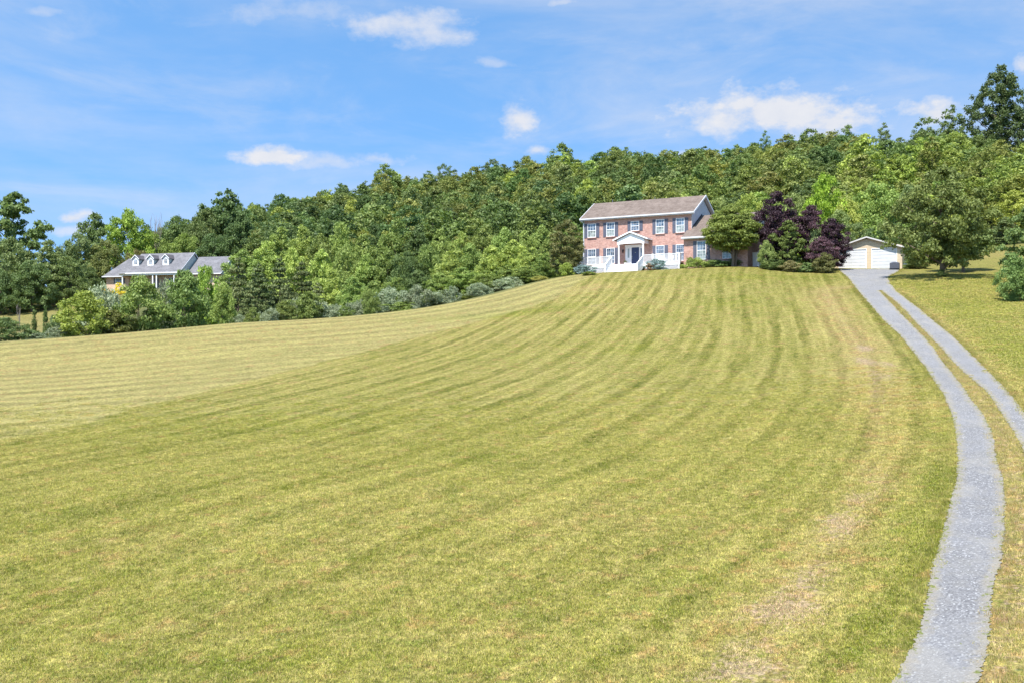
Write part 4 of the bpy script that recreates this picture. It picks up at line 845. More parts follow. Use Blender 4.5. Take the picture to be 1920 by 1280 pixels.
# right wing
b = MB(); zr3 = 6.45; b.prism([(12.86, 2.2, 3.0), (12.86, 6.4, zr3), (12.86, 10.6, 3.0), (12.86, 10.6, 2.86), (12.86, 6.4, zr3-.14), (12.86, 2.2, 2.86)], (7.1, 0, 0)); b.build('wing_roof', M['roof_grey'], nb_)
b = MB(); b.prism([(19.55, 3, 2.86), (19.55, 10, 2.86), (19.55, 6.4, zr3-.2)], (.06, 0, 0)); b.build('wing_gable', M['siding_pale'], nb_)
b = MB(); b.prism([(19.962, 2.2, 2.84), (19.962, 6.4, zr3-.16), (19.962, 10.6, 2.84), (19.962, 10.6, 3.02), (19.962, 6.4, zr3+.02), (19.962, 2.2, 3.02)], (.05, 0, 0)); b.box(12.9, 20.0, 2.08, 2.198, 2.84, 3.0); b.build('wing_trim', M['white'], nb_)

# ------------------------------------------------------------------ plants close to the brick house
PP = photo_plant
PP('dense', 1062, 410, 66, 123.5, (1.0, .82, .72), 'rounded_tree', 'dense brownish green rounded tree at the left corner of the brick house', 'tree')
PP('box', 1062, 494, 30, 119.6, 'lime', 'shrub', 'bright green round shrub at the far left of the front planting bed', 'shrub')
PP('needlebush', 1096, 497, 46, 119.9, 'plain', 'blue_spruce_shrub', 'low blue grey spruce shrub below the left deck railing', 'shrub')
PP('needlebush', 1229, 486, 44, 117.2, 'plain', 'blue_spruce_shrub', 'blue spruce shrub with a brown dead side right of the front steps', 'shrub')
PP('needlebush', 1220, 494, 22, 116.6, (1.3, .55, .35), 'dead_shrub', 'brown dead shrub leaning on the blue spruce by the front steps', 'shrub')
PP('box', 1303, 483, 52, 115.6, (1.5, 1.55, .9), 'shrub', 'clipped yellow green shrub under the window of the brick wing', 'shrub')
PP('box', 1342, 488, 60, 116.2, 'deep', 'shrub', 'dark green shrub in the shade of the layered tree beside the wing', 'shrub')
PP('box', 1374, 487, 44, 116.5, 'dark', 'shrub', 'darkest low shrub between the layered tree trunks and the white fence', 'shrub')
PP('layered', 1373, 384, 106, 115.6, (1.12, 1.16, .62), 'layered_tree', 'green ornamental tree with flat foliage layers in front of the brick wing', 'tree', rz=1.0)
PP('bush', 1437, 452, 32, 113.4, (1.7, 1.75, 1.3), 'pale_shrub', 'pale green upright shrub in front of the white fence', 'shrub')
PP('plum', 1458, 362, 88, 116.5, 'plain', 'purple_plum_tree', 'tallest dark purple tree, behind the green tree left of the garage', 'tree', variant=0)
PP('plum', 1521, 386, 72, 115.5, (1.1, 1.1, 1.1), 'purple_plum_tree', 'middle purple tree with a pointed top left of the garage', 'tree', variant=1)
PP('plum', 1560, 410, 66, 113.8, (.9, .9, .9), 'purple_plum_tree', 'purple tree nearest the garage doors', 'tree', variant=2)
PP('plum', 1541, 444, 58, 112.0, (1.9, 2.0, 1.8), 'purple_shrub', 'reddish purple shrub below the purple trees', 'shrub', variant=1)
PP('edge', 1477, 412, 56, 113.4, (.95, 1.0, .65), 'small_tree', 'olive green feathery tree standing in front of the purple trees', 'tree', variant=2)
PP('bush', 1531, 422, 30, 114.0, 'pale', 'small_tree', 'thin pale green sapling between two purple trees', 'tree', variant=3)
PP('bush', 1482, 488, 34, 111.4, (1.6, 1.15, 1.3), 'dry_shrub', 'greyish twiggy shrub at the foot of the olive green tree', 'shrub')
PP('bush', 1512, 492, 36, 111.2, 'pale', 'low_shrub', 'low pale green shrub in the middle of the bed under the purple trees', 'shrub')
PP('bush', 1452, 486, 40, 112.5, 'deep', 'low_shrub', 'deep green low shrub beside the pale shrub near the fence', 'shrub')
PP('bush', 1546, 474, 42, 110.3, (.95, .8, .7), 'barberry_shrub', 'brownish green shrub at the driveway end of the planting bed', 'shrub')
PP('bush', 1104, 531, 28, 116.0, (1.2, 1.25, .7), 'weed_clump', 'clump of tall weeds in a worn patch on the lawn below the house', 'weeds')
# pink flowers by the steps
cm, _ = crown_mesh('blossom', 9, .7, .35, .0, 'mound', 14, 300, .03); cm.materials.append(mat_leaf('pink_petals', (.6, .2, .24), (.8, .45, .45), .2)); X, Y = (1112-CX)/F*119.6, 119.6; o = link(bpy.data.objects.new('flower_clump', cm)); o.location = (X, Y, gz(X, Y)); tag(o, 'small clump of pink flowers left of the front steps', 'flowers')
# trees right of the driveway
PP('maple', 1766, 314, 166, 99, (.84, .88, .6), 'maple_tree', 'large round maple tree beside the garage, right of the driveway', 'tree', rz=.6)
PP('bush', 1766, 505, 18, 98.6, 'dark', 'suckers', 'dark leafy shoots around the foot of the large maple', 'shoots')
PP('smallmaple', 1806, 420, 100, 107.5, (1.05, 1.1, .85), 'maple_tree', 'smaller maple with a bare dark trunk right of the large maple', 'tree', rz=2.0)
PP('bush', 1718, 474, 52, 114, (1.1, 1.2, .9), 'shrub', 'round green shrub at the right side wall of the garage', 'shrub')
PP('edge', 1928, 380, 92, 86, (1.05, 1.2, .9), 'tree', 'tall green tree cut off by the right edge of the photo', 'tree', variant=0)
PP('bush', 1902, 478, 58, 84, (.95, 1.12, .8), 'shrub', 'blue green shrub at the foot of the tree on the right edge', 'shrub')

# ------------------------------------------------------------------ left hedge line, valley and belt of trees
hedge = [('bush', 8, 596, 84, 99, 'mid', 'green_bush', 'mid green bush at the far left edge of the mown field', None), ('silver', 66, 622, 50, 101, 'plain', 'silver_shrub', 'silvery shrub right of the leftmost green bush', None), ('silver', 112, 612, 58, 104, 'plain', 'silver_shrub', 'silvery shrub left of the yellow green bush', None),
 ('bush', 158, 548, 96, 104, (1.5, 1.45, .7), 'green_bush', 'yellow green bush in the hedge row left of the grey roofed house', None), ('silver', 192, 534, 96, 122, 'plain', 'silver_tree', 'large silvery shrub below the left end of the grey roofed house', None),
 ('bush', 214, 580, 70, 106, 'olive', 'green_bush', 'olive green bush low in the hedge row below the yellow flowers', None), ('bush', 264, 520, 92, 108, (1.15, 1.25, .8), 'tall_bush', 'tall green bush in front of the porch of the grey roofed house', None), ('silver', 306, 526, 56, 118, 'plain', 'silver_shrub', 'silvery shrub between the two tall bushes before the porch', None),
 ('bush', 348, 510, 90, 111, (1.1, 1.25, .85), 'tall_bush', 'tall green bush below the right wing of the grey roofed house', None), ('bush', 385, 496, 66, 126, 'lime', 'bright_bush', 'bright green rounded tree against the roof of the grey roofed house', None), ('bush', 419, 532, 46, 105.5, (1.2, 1.35, .8), 'green_bush', 'narrow green bush at the right end of the hedge row', None)]
for k, px, top, w, d, t, nm, lab, gr in hedge: PP(k, px, top, w, d, t, nm, lab, 'bush', gr)
for i, (px, top, w, d, lab) in enumerate([(64.5, 580, 11, 112, 'left one of the two narrow columnar cedars in the valley'), (85, 571, 10, 112, 'right one of the two narrow columnar cedars in the valley')]): PP('cedar', px, top, w, d, (.8, .95, .7), 'cedar_tree', lab, 'tree')
PP('bush', 52, 606, 22, 110, 'deep', 'low_bush', 'low dark bush left of the two columnar cedars', 'bush'); PP('bush', 100, 592, 34, 114, 'pale', 'low_bush', 'pale bush right of the two columnar cedars', 'bush')
def bare(px, base, top, w, d, label, n=9, seed=1, name='dead_tree', rad=.05):
    r = random.Random(seed); x = (px-CX)/F*d; z = gz(x, d); H = (CY-top)/F*d-z; W_ = w/F*d; e = empty(name, (x, d, z)); tag(e, label, 'dead tree'); t = MB(); t.tube([(0, 0, -.1), (.02*W_, 0, H*.5), (0, .02*W_, H*.92)], [rad, rad*.7, rad*.2], 6); t.build('trunk', M_dead, e)
    b = MB()
    for i in range(n):
        a = r.random()*6.28; z0 = H*r.uniform(.15, .75); L = W_*.5*r.uniform(.5, 1); p1 = Vector((math.cos(a)*L*.55, math.sin(a)*L*.55, z0+(H-z0)*.45)); p2 = Vector((math.cos(a)*L, math.sin(a)*L, z0+(H-z0)*r.uniform(.75, 1.0)))
        b.tube([(0, 0, z0), p1, p2], [rad*.5, rad*.35, rad*.12], 4)
        for q in range(3): s0 = p1.lerp(p2, r.random()); b.tube([s0, s0+Vector((r.uniform(-.2, .2)*W_, r.uniform(-.2, .2)*W_, H*r.uniform(.05, .16)))], [rad*.22, rad*.08], 4)
    b.build('branches', M_dead, e)
M_dead = mat_flat('dead_wood', (.26, .22, .19), .9, .1, .2)
bare(36, 610, 576, 12, 112, 'bare grey sapling standing in the valley lawn at the left edge', 8, 3, 'dead_sapling', .04)
bare(290, 470, 408, 30, 238, 'bare grey tree rising behind the dormers of the grey roofed house', 14, 4, rad=.14)
for px, top, w, lab in [(222, 531, 20, 'yellow flowering bush before the porch of the grey roofed house'), (193, 534, 10, 'small yellow flowers at the left corner of the grey roofed house')]:
    cm, _ = crown_mesh('foliage', 19, 2, 1.6, .0, 'mound', 24, 1500, .07); cm.materials.append(bpy.data.materials.get('yellow_petals') or mat_leaf('yellow_petals', (.55, .42, .02), (.85, .68, .03), .2))
    d = 193; X = (px-CX)/F*d; o = link(bpy.data.objects.new('yellow_bush', cm)); z = gz(X, d); H = (CY-top)/F*d-z; o.location = (X, d, z); o.scale = (w/F*d/2, w/F*d/2, max(H, .5)/1.6); tag(o, lab, 'bush')
rb = random.Random(11)
# belt of trees between the field and the hillside wood
G1 = 'young trees in the belt behind the left field'
LAB = {'pine': ('pine_tree', 'dark layered pine low in the belt of trees behind the left field', 'pine trees in the belt'),
       'light': ('young_tree', 'light green young tree in the belt between left field and hillside wood', 'light green trees in the belt'),
       'mid': ('young_tree', 'mid green young tree in the belt between left field and hillside wood', 'mid green trees in the belt'),
       'dark': ('young_tree', 'dark green tree in the belt between left field and hillside wood', 'dark green trees in the belt'),
       'silver': ('silver_shrub', 'low silvery grey shrub along the far edge of the left field', 'silvery shrubs along the field edge'),
       'low': ('low_shrub', 'low green shrub along the far edge of the left field', 'green shrubs along the field edge')}
ORD = ['first', 'second', 'third', 'fourth', 'fifth', 'sixth', 'seventh', 'eighth', 'ninth', 'tenth', 'eleventh', 'twelfth', 'thirteenth', 'fourteenth', 'fifteenth', 'sixteenth']
BN = {'pine': 'dark layered pine', 'light': 'light green young tree', 'mid': 'mid green young tree', 'dark': 'dark green young tree', 'silver': 'low silvery grey shrub', 'low': 'low green shrub'}
bcount = {}
def belt(k, px, top, w, d, cl, tint=None):
    nm, lab, gr = LAB[cl]; row = 'along the far field edge' if cl in ('silver', 'low') else ('in the back row of the tree belt' if d > 160 else 'in the middle row of the tree belt' if d > 133 else 'in the front row of the tree belt')
    n_ = bcount.get((cl, row), 0); bcount[(cl, row)] = n_+1; lab = f'{BN[cl]}, {ORD[n_]} from left {row}'; base = {'pine': (1, 1, 1), 'light': (1.75, 1.8, 1.05), 'mid': (1.3, 1.38, .85), 'dark': (.7, .84, .65), 'silver': (1, 1, 1), 'low': (1.2, 1.25, .8)}[cl]; j = rb.uniform(.9, 1.12)
    PP(k, px, top, w, d, tint or tuple(c*j for c in base), nm, lab, 'shrub' if cl in ('silver', 'low') else 'tree', gr)
rows = [  # column, top row, width, depth, class
 (455, 470, 70, 182, 'mid'), (500, 452, 70, 186, 'light'), (528, 428, 66, 190, 'light'), (566, 424, 60, 192, 'light'), (600, 440, 66, 186, 'mid'), (640, 421, 76, 188, 'light'), (684, 440, 66, 184, 'mid'), (700, 418, 54, 194, 'dark'), (742, 412, 70, 190, 'mid'), (786, 424, 70, 190, 'dark'),
 (828, 430, 64, 184, 'mid'), (866, 438, 64, 180, 'light'), (905, 432, 64, 178, 'mid'), (944, 428, 60, 174, 'mid'), (985, 434, 54, 168, 'light'), (1014, 424, 60, 172, 'mid'), (1032, 440, 50, 158, 'mid'), (1075, 420, 60, 176, 'mid'), (1100, 424, 60, 180, 'light'),
 (446, 486, 84, 138, 'pine'), (486, 496, 80, 142, 'pine'), (524, 486, 76, 146, 'pine'), (566, 494, 80, 146, 'pine'), (548, 466, 60, 156, 'light'), (604, 470, 66, 152, 'light'), (650, 462, 80, 150, 'mid'), (622, 505, 66, 138, 'light'), (688, 478, 70, 148, 'light'), (662, 520, 60, 132, 'mid'),
 (728, 470, 66, 148, 'mid'), (764, 474, 72, 146, 'dark'), (802, 462, 72, 148, 'mid'), (845, 470, 70, 144, 'light'), (884, 458, 66, 146, 'mid'), (924, 462, 70, 142, 'light'), (962, 452, 70, 140, 'light'), (996, 464, 56, 136, 'light'), (1022, 476, 44, 132, 'mid'),
 (742, 520, 66, 130, 'mid'), (786, 508, 70, 130, 'dark'), (826, 512, 66, 128, 'mid'), (870, 502, 70, 128, 'mid'), (912, 508, 66, 126, 'mid'), (950, 498, 60, 126, 'mid'), (984, 500, 48, 125, 'mid'), (700, 528, 50, 128, 'mid'), (596, 532, 60, 130, 'pine'), (470, 530, 60, 126, 'pine'), (540, 534, 66, 128, 'pine')]
for px, top, w, d, cl in sorted(rows): belt('pine' if cl == 'pine' else ('tulip' if w < 71 else 'broad'), px, top, w+4, d, cl)
for i in range(26):
    px = 446+i*22.5+rb.uniform(-6, 6); cl = 'silver' if i % 5 in (0, 2, 3) else 'low'
    if px > 985: break
    ey = np.interp(px, [0, 440, 730, 880, 1000], [640, 605, 585, 562, 532]); dd = np.interp(px, [440, 730, 880, 1000], [108, 113, 117, 121]); belt('silver' if cl == 'silver' else 'bush', px, ey-rb.uniform(14, 48)*(1 if px < 860 else .7), rb.uniform(28, 66), dd+rb.uniform(0, 4), cl)
for px, top, w, d, lab in [(1012, 517, 30, 122, 'dry straw coloured low bush at the foot of the brownish tree'), ]: PP('bush', px, top, w, d, (2.6, 2.0, 1.6), 'dry_bush', lab, 'bush')

# woods on the far left
for k, px, top, w, d, t, lab in [
 ('edge', 28, 358, 118, 196, 'deep', 'tallest dark tree at the left edge of the photo'), ('broad', -34, 400, 110, 190, 'dark', 'dark tree cut off by the left edge of the photo'), ('broad', 20, 448, 96, 184, 'mid', 'green tree with a low crown in front of the tallest left tree'),
 ('tulip', 92, 452, 74, 186, 'mid', 'green pointed tree left of the gap of sky'), ('broad', 60, 490, 84, 180, 'dark', 'dark low tree at the back of the valley lawn, left'), ('broad', 128, 482, 80, 186, 'deep', 'dark green low tree at the back of the valley lawn, right'), ('broad', 0, 506, 80, 178, 'dark', 'blackish low tree at the back of the valley lawn at the left edge'),
 ('broad', 148, 440, 90, 214, 'mid', 'broad green tree right of the gap of sky'), ('tulip', 178, 402, 76, 236, 'deep', 'dark airy tree behind the broad green one left of the grey roofed house'), ('broad', 240, 394, 96, 232, (1.4, 1.55, .6), 'bright green round topped tree behind the grey roofed house'),
 ('broad', 196, 452, 70, 214, 'olive', 'olive tree close behind the left end of the grey roofed house'), ('broad', 330, 408, 84, 250, 'deep', 'dark green tree behind the ridge of the grey roofed house'), ('broad', 290, 440, 80, 238, (1.2, 1.3, .7), 'yellowish green tree just over the ridge of the grey roofed house'), ('broad', 345, 440, 74, 232, (1.3, 1.35, .75), 'light green tree above the right dormer of the grey roofed house'),
 ('edge', 424, 354, 92, 250, 'dark', 'tall dark green tree right of the grey roofed house'), ('broad', 384, 396, 90, 246, 'deep', 'dark green tree left of the tall one beside the grey roofed house'), ('broad', 400, 440, 80, 232, 'dark', 'dark bluish green tree right behind the grey roofed house wing'), ('tulip', 452, 398, 74, 236, 'dark', 'dark green narrow tree right of the tall dark tree'), ('broad', 256, 470, 60, 222, 'brownish', 'brownish tree touching the left roof of the grey roofed house'),
 ('broad', 160, 498, 60, 206, 'dark', 'dark tree between valley lawn and the grey roofed house')]:
    PP(k, px, top, w, d, t, 'broadleaf_tree', lab, 'tree')
# trees behind the purple trees and the garage
for k, px, top, w, d, t, lab in [
 ('broad', 1545, 330, 96, 150, (1.75, 2.1, .55), 'bright yellow green tree behind the purple trees'), ('broad', 1404, 366, 96, 150, (1.6, 1.65, .85), 'light yellow green tree above the layered tree'), ('broad', 1352, 372, 70, 158, 'light', 'light green tree just right of the main roof gable'), ('broad', 1592, 376, 76, 148, 'yellowish', 'yellowish tree between bright tree and garage'),
 ('broad', 1640, 348, 112, 150, (1.5, 1.65, .95), 'broad green tree right behind the garage'), ('broad', 1610, 420, 84, 142, 'mid', 'green tree behind the left half of the garage'), ('broad', 1664, 420, 96, 140, 'dark', 'dark green tree behind the right half of the garage'), ('broad', 1702, 350, 90, 152, 'mid', 'green tree between the garage and the large maple, behind both'),
 ('broad', 1572, 396, 80, 146, 'light', 'light green tree peeping over the middle purple tree'), ('broad', 1490, 366, 80, 156, 'light', 'light green tree behind the tallest purple tree'), ('broad', 1450, 380, 70, 148, (1.5, 1.5, .9), 'pale tree left behind the tallest purple tree')]:
    PP(k, px, top, w, d, t, 'broadleaf_tree', lab, 'tree')
for k, px, top, w, d, t, lab in [('pine', 1884, 408, 84, 166, 'plain', 'layered pine at the far edge of the right meadow'), ('pine', 1845, 432, 70, 168, 'plain', 'lower pine left of the layered pine on the meadow edge')]: PP(k, px, top, w, d, t, 'pine_tree', lab, 'tree')
# tall trees standing over the skyline
for k, px, top, w, d, t, lab in [
 ('tall', 1876, 124, 112, 300, (.62, .72, .62), 'tallest dark tree standing over the skyline at the right edge'), ('snaggy', 1784, 198, 62, 300, (.75, .85, .6), 'airy tree left of the tallest tree on the skyline'), ('snaggy', 1738, 214, 62, 304, (.8, .9, .65), 'spreading airy tree second left of the tallest tree on the skyline'), ('snaggy', 1656, 232, 50, 322, (.9, 1.0, .9), 'lone narrow airy tree above the skyline right of the cloud'),
 ('snaggy', 1435, 246, 36, 330, (.8, .95, .8), 'small airy tree above the skyline under the large cloud'), ('oak', 1590, 236, 42, 330, (.8, .9, .65), 'round topped tree just over the skyline under the right cloud end'), ('oak', 1516, 243, 62, 330, (.85, .95, .65), 'broad tree highest of the skyline under the large cloud'),
 ('snaggy', 832, 302, 38, 345, (.9, 1.0, 1.0), 'thin greyish tree over the skyline above the belt of trees'), ('snaggy', 925, 293, 44, 345, (.85, .95, .95), 'wispy greyish tree over the skyline left of the brick house'), ('oak', 722, 309, 60, 345, (1.0, 1.1, .7), 'two topped tree where the wooded skyline steps up'), ('oak', 1056, 272, 66, 345, (.85, .95, .6), 'pointed skyline tree above the left end of the brick house'), ('oak', 1150, 277, 70, 340, (.7, .85, .65), 'dark rounded skyline tree above the brick house roof'), ('snaggy', 1915, 186, 50, 296, (.65, .75, .65), 'airy tree on the skyline touching the right edge')]:
    PP(k, px, top, w, d, t, 'broadleaf_tree' if k != 'snaggy' else 'airy_tree', lab, 'tree')

# ------------------------------------------------------------------ the hillside wood
rf_ = random.Random(21)
sky_x = [-200, 150, 270, 330, 370, 400, 440, 465, 500, 545, 600, 650, 690, 720, 770, 830, 850, 900, 960, 1000, 1055, 1090, 1150, 1200, 1240, 1290, 1340, 1380, 1430, 1480, 1510, 1590, 1640, 1700, 1735, 1815, 1860, 1930, 2100]
sky_y = [560, 520, 440, 416, 410, 372, 366, 378, 370, 366, 356, 344, 350, 322, 324, 316, 322, 306, 308, 296, 284, 304, 286, 284, 294, 278, 286, 274, 262, 266, 256, 244, 268, 264, 250, 262, 276, 284, 240]
cand = []
sp = 8.6; y = 168.0
while y < 372:
    x = -150.0
    while x < 178:
        X = x+rf_.uniform(-.42, .42)*sp; Y = y+rf_.uniform(-.42, .42)*sp; px = CX+F*X/Y
        x += sp
        if px < 255 or px > 1990: continue
        dmin = np.interp(px, [255, 430, 480, 700, 1000, 1100, 1400, 1650, 1750, 1990], [262, 256, 214, 200, 186, 190, 172, 164, 172, 172])
        if Y < dmin: continue
        z = gz(X, Y); H = rf_.uniform(10.5, 16.5)*(1 if Y > 230 or px < 1300 else .72)
        lim = (CY-np.interp(px, sky_x, sky_y))/F*Y-rf_.choice((rf_.uniform(-2.2, 0), rf_.uniform(0, 3.6), rf_.uniform(0, 3.6)))
        if z+H > lim: H = lim-z
        if H < 5.5: continue
        W_ = min(rf_.uniform(8.2, 12.0), H*.85); cand.append([X, Y, z, W_, H, px])
    y += sp*.93
# which of them show, and how much: a coarse picture of their crowns, near ones in front
cand.sort(key=lambda c: c[1]); S = 5; Wb, Hb = 1920//S, 700//S; buf = np.full((Hb, Wb), -1)
# ground and houses hide the lower parts
for i, c in enumerate(cand):
    X, Y, z, W_, H, px = c; cy = CY-F*(z+H*.6)/Y; rx = W_/2*F/Y; ry = H*.42*F/Y
    x0, x1 = int(max(0, (px-rx)//S)), int(min(Wb-1, (px+rx)//S)); y0, y1 = int(max(0, (cy-ry)//S)), int(min(Hb-1, (cy+ry)//S))
    for yy in range(y0, y1+1):
        for xx in range(x0, x1+1):
            if buf[yy, xx] < 0 and ((xx*S+2-px)/rx)**2+((yy*S+2-cy)/ry)**2 < 1: buf[yy, xx] = i
cnt = np.bincount(buf[buf >= 0].ravel(), minlength=len(cand)); order = np.argsort(-cnt); big = set(int(i) for i in order[:285] if cnt[i] > 0)
CL = [('dark', (.58, .74, .58)), ('deep', (.84, .92, .66)), ('olive', (1.16, 1.08, .68)), ('light', (1.55, 1.55, .8))]
RG = [(640, 'left of the tree belt\'s middle'), (1095, 'between the tree belt and the brick house'), (1420, 'above the brick house roof'), (9999, 'above the garage and right of it')]
REG = ['behind and right of the grey roofed house', 'above the belt of young trees', 'above the brick house roof', 'above the garage and large maple']
AREA = [(440, 'behind the grey roofed house'), (600, 'above the pines'), (780, 'left of the wispy skyline trees'), (950, 'under the wispy skyline trees'), (1095, 'left of the brick house'), (1250, 'above the brick house door'), (1380, 'above the brick house gable'), (1520, 'above the purple trees'), (1640, 'above the garage'), (1800, 'above the large maple'), (9999, 'below the tallest skyline tree')]
forest = []
rest = []
for i, (X, Y, z, W_, H, px) in enumerate(cand):
    r_ = rf_.random(); nz_ = math.sin(X*.045+1.3)*math.cos(Y*.05+.4)
    if px < 640: ci = 0 if r_ < .5 else (1 if r_ < .8 else (2 if r_ < .92 else 3))
    elif px < 1420: ci = 0 if r_ < .16 else (1 if r_ < .52 else (2 if r_ < .92 else 3))
    else: ci = 0 if r_ < .12 else (1 if r_ < .36 else (2 if r_ < .66 else 3))
    if px > 1560 and Y < 262: ci = 3 if r_ < .72 else 2
    elif px > 1380 and ci == 3 and rf_.random() < .6: ci = 1
    cn, tint = CL[ci]; ri = 0 if px < 560 else 1 if px < 1095 else 2 if px < 1420 else 3
    k = 'oak' if rf_.random() < (.62 if Y < 320 else .4) else 'poplar'; Wk = W_ if k == 'oak' else W_*.78
    j = rf_.uniform(.88, 1.14); t = (tint[0]*j*rf_.uniform(.93, 1.08), tint[1]*j, tint[2]*j*rf_.uniform(.85, 1.15))
    if i in big:
        nm = {'dark': 'dark green', 'deep': 'deep green', 'olive': 'olive green', 'light': 'light green'}[cn]
        dmn = np.interp(px, [255, 430, 700, 1100, 1650, 1990], [262, 240, 200, 190, 164, 172]); fr_ = (Y-dmn)/(350-dmn); lv = 'low' if fr_ < .3 else 'midway' if fr_ < .66 else 'high'
        ar = [a for lim_, a in AREA if px < lim_][0]; forest.append((nm, lv, ar, px, k, X, Y, Wk, H, t, z))
    else: rest.append((X, Y, z, W_, H, t, ci))
forest.sort(key=lambda f: (f[0], f[1], f[2], f[3])); run = {}; tot_ = {}
for f in forest: tot_[f[:3]] = tot_.get(f[:3], 0)+1
for nm, lv, ar, px, k, X, Y, Wk, H, t, z in forest:
    q = run.get((nm, lv, ar), 0); run[(nm, lv, ar)] = q+1; o_ = '' if tot_[(nm, lv, ar)] == 1 else f', {ORD[q]} from left'
    plant(k, X, Y, Wk, H, t, 'forest_tree', f'{nm} hill tree {lv} {ar}{o_}', 'tree', 'trees of the hillside wood', z=z)
print('forest candidates', len(cand), 'individual', len(big), 'rest', len(rest))
# the remaining, mostly hidden trees as one mass
base = [crown_mesh('t', 900+i, 9, 15, .12, 'dome', 70, 1700, .38, rc=.13, lumps=.3, flat=1)[0] for i in range(3)]
bv = []
for me in base:
    a = np.empty(len(me.vertices)*3, np.float32); me.vertices.foreach_get('co', a); l = np.empty(len(me.vertices), np.float32); me.attributes['lc'].data.foreach_get('value', l); bv.append((a.reshape(-1, 3), l))
VV, LL = [], []
for (X, Y, z, W_, H, t, ci) in rest:
    a, l = bv[rf_.randrange(3)]; th = rf_.random()*6.28; c, s = math.cos(th)*W_/9, math.sin(th)*W_/9
    VV.append(np.column_stack([a[:, 0]*c-a[:, 1]*s+X, a[:, 0]*s+a[:, 1]*c+Y, a[:, 2]*H/15+z])); LL.append(np.clip(l*.8+(.0, .1, .2, .35)[ci]-.05, 0, 1))
V_ = np.concatenate(VV); me = mesh_np('woodland', V_, quads=np.arange(len(V_)).reshape(-1, 4), attrs={'lc': np.concatenate(LL)}); me.materials.append(leafM)
o = link(bpy.data.objects.new('woodland', me)); o.color = (.85, .95, .65, 1); tag(o, 'mass of further trees filling the wood on the hillside', 'woodland', kind='stuff')

# ------------------------------------------------------------------ short grass standing on the near lawn
def grass_patch(seed, n, size, h, wd):
    r = np.random.default_rng(seed); p = np.column_stack([r.uniform(-size/2, size/2, n), r.uniform(-size/2, size/2, n), np.full(n, -.004)])
    th = r.random(n)*6.283; ln = r.uniform(.25, 1.15, n); hh = h*r.uniform(.5, 1.25, n); w = wd*r.uniform(.6, 1.3, n); a = th+math.pi/2+r.normal(0, .4, n)
    side = np.column_stack([np.cos(a), np.sin(a), np.zeros(n)])*w[:, None]; tip = p+np.column_stack([np.cos(th)*np.sin(ln)*hh, np.sin(th)*np.sin(ln)*hh, np.cos(ln)*hh])
    V = np.stack([p-side, p+side, tip], 1).reshape(-1, 3); return mesh_np('grass_patch', V, tris=np.arange(n*3).reshape(-1, 3), attrs={'lc': np.repeat(r.random(n), 3)})
def mat_blades():
    n = NT('grass_blades'); A = lambda k: n.attr(k, 'INSTANCER')
    col, p, s = grass_colour(n, A('phi'), A('seam'), A('far'), A('meadow'), A('dry'), A('lush'), A('soil'), A('amp'))
    lc = n.attr('lc'); hs = n.N('ShaderNodeHueSaturation'); n.set(hs.inputs['Color'], col); n.set(hs.inputs['Value'], n.ramp(lc, 0, 1, 1.25, 3.0, False))
    c = n.mix(n.ramp(n.math('FRACT', n.math('MULTIPLY', lc, 7.7)), .62, .7, 0, .75), hs.outputs[0], (.58, .48, .22)); c = n.mix(n.ramp(n.math('FRACT', n.math('MULTIPLY', lc, 13.1)), .74, .8, 0, .7), c, (.17, .24, .035))
    d = n.N('ShaderNodeBsdfDiffuse'); n.set(d.inputs[0], c); t = n.N('ShaderNodeBsdfTranslucent'); n.set(t.inputs[0], c); m = n.N('ShaderNodeMixShader'); m.inputs[0].default_value = .3
    n.nt.links.new(d.outputs[0], m.inputs[1]); n.nt.links.new(t.outputs[0], m.inputs[2]); n.nt.links.new(m.outputs[0], n.out.inputs[0]); return n.m
bladeM = mat_blades()
rg = np.random.default_rng(8)
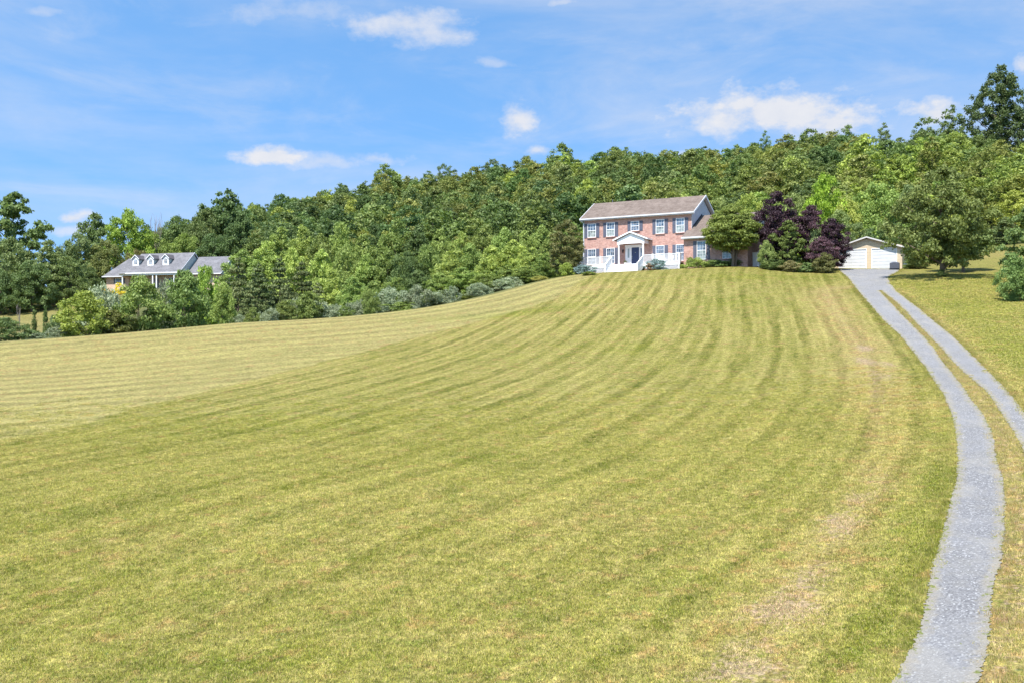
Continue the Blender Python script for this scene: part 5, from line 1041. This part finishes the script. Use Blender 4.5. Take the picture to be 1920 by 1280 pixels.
def gn_scatter(name, P, scale, patch, label):
    keep = ~(inside(P, wLE, wLR) | inside(P, wRL, wRR) | inside(P, wPL, wPR)); P, scale = P[keep], scale[keep]
    so = field('soil', P[:, 0], P[:, 1]); kp = rg.random(len(P)) > np.clip(so*.8-.2, 0, .55); P, scale = P[kp], scale[kp]
    Zs, Nr = [], []
    for x, y in P:
        h = BV.ray_cast(Vector((x, y, 500)), Vector((0, 0, -1))); nn = h[1] if h[1].z > 0 else -h[1]; Zs.append(h[0].z); e = (nn.to_track_quat('Z', 'Y').to_matrix() @ Matrix.Rotation(rg.random()*6.283, 3, 'Z')).to_euler(); Nr.append((e.x, e.y, e.z))
    V = np.column_stack([P, Zs]); me = bpy.data.meshes.new(name); me.vertices.add(len(V)); me.vertices.foreach_set('co', V.astype(np.float32).ravel())
    at = me.attributes.new('rot', 'FLOAT_VECTOR', 'POINT'); at.data.foreach_set('vector', np.array(Nr, np.float32).ravel()); at = me.attributes.new('scl', 'FLOAT_VECTOR', 'POINT'); at.data.foreach_set('vector', scale.astype(np.float32).ravel())
    X1, Y1 = P[:, 0], P[:, 1]; md = smooth(-.3, .8, sdist(P, np.vstack([wPR, wRR])))
    for k, v in dict(phi=phi(X1, Y1), seam=np.clip(sdist(P, seam_l), -30, 30), far=np.clip(sdist(P, edge_l), -60, 60), meadow=md, dry=field('dry', X1, Y1), lush=field('lush', X1, Y1), soil=field('soil', X1, Y1), amp=.66+.34*smooth(28, 58, Y1)).items():
        a = me.attributes.new(k, 'FLOAT', 'POINT'); a.data.foreach_set('value', np.asarray(v, np.float32))
    o = link(bpy.data.objects.new(name, me)); src = bpy.data.objects.new('grass_source', patch); patch.materials.append(bladeM) if not patch.materials else None
    ng = bpy.data.node_groups.new('scatter_'+name, 'GeometryNodeTree'); ng.interface.new_socket('Geometry', in_out='INPUT', socket_type='NodeSocketGeometry'); ng.interface.new_socket('Geometry', in_out='OUTPUT', socket_type='NodeSocketGeometry')
    gi, go = ng.nodes.new('NodeGroupInput'), ng.nodes.new('NodeGroupOutput'); ip = ng.nodes.new('GeometryNodeInstanceOnPoints'); oi = ng.nodes.new('GeometryNodeObjectInfo'); oi.inputs['Object'].default_value = src; oi.inputs['As Instance'].default_value = True
    mp = ng.nodes.new('GeometryNodeMeshToPoints'); ra = ng.nodes.new('GeometryNodeInputNamedAttribute'); ra.data_type = 'FLOAT_VECTOR'; ra.inputs[0].default_value = 'rot'; sa = ng.nodes.new('GeometryNodeInputNamedAttribute'); sa.data_type = 'FLOAT_VECTOR'; sa.inputs[0].default_value = 'scl'
    e2 = ng.nodes.new('FunctionNodeEulerToRotation'); L = ng.links
    L.new(gi.outputs[0], mp.inputs[0]); L.new(mp.outputs[0], ip.inputs['Points']); L.new(oi.outputs['Geometry'], ip.inputs['Instance']); L.new(ra.outputs[0], e2.inputs[0]); L.new(e2.outputs[0], ip.inputs['Rotation']); L.new(sa.outputs[0], ip.inputs['Scale']); L.new(ip.outputs[0], go.inputs[0])
    md_ = o.modifiers.new('scatter', 'NODES'); md_.node_group = ng; tag(o, label, 'grass', kind='stuff'); return o
def jitter_grid(x0, x1, y0, y1, st):
    gx, gy = np.meshgrid(np.arange(x0, x1, st), np.arange(y0, y1, st)); P = np.column_stack([gx.ravel(), gy.ravel()]); return P+rg.uniform(-.4, .4, P.shape)*st
P = jitter_grid(-32, 34, 14, 66, .42); P = P[(np.abs(P[:, 0]) < .5*P[:, 1]+1.5) & (rg.random(len(P)) > smooth(44, 66, P[:, 1]))]
sc = np.column_stack([np.ones(len(P)), np.ones(len(P)), rg.uniform(.7, 1.3, len(P))])
gn_scatter('lawn_grass', P, sc, grass_patch(3, 330, .62, .062, .0085), 'short mown grass of the near lawn')
EP = []
for l, sgn in ((wLE, -1), (wLR, 1), (wRL, -1), (wRR, 1), (wPL, -1), (wPR, 1)):
    q = resample(l, 520 if len(l) > 6 else 60); EP.append(q+rg.normal(0, .09, q.shape)+np.array([[sgn*.12, 0]])*rg.uniform(.2, 3.0, (len(q), 1)))
EP = np.concatenate(EP); sc = np.column_stack([rg.uniform(.35, .8, len(EP)), rg.uniform(.35, .8, len(EP)), rg.uniform(1.2, 2.6, len(EP))])
gn_scatter('verge_grass', EP, sc, grass_patch(4, 120, .5, .06, .007), 'longer grass along the edges of the gravel driveway')
P = jitter_grid(14, 62, 34, 104, .95); P = P[(sdist(P, np.vstack([wPR, wRR])) > .35) & (np.abs(P[:, 0]) < .5*P[:, 1]+2) & ~((P[:, 1] > 108) & (P[:, 0] < 46))]
sc = np.column_stack([rg.uniform(1.4, 2.2, len(P))]*2+[rg.uniform(.8, 1.7, len(P))])
gn_scatter('meadow_grass', P, sc, grass_patch(6, 420, .62, .07, .009), 'longer green grass of the meadow right of the driveway')
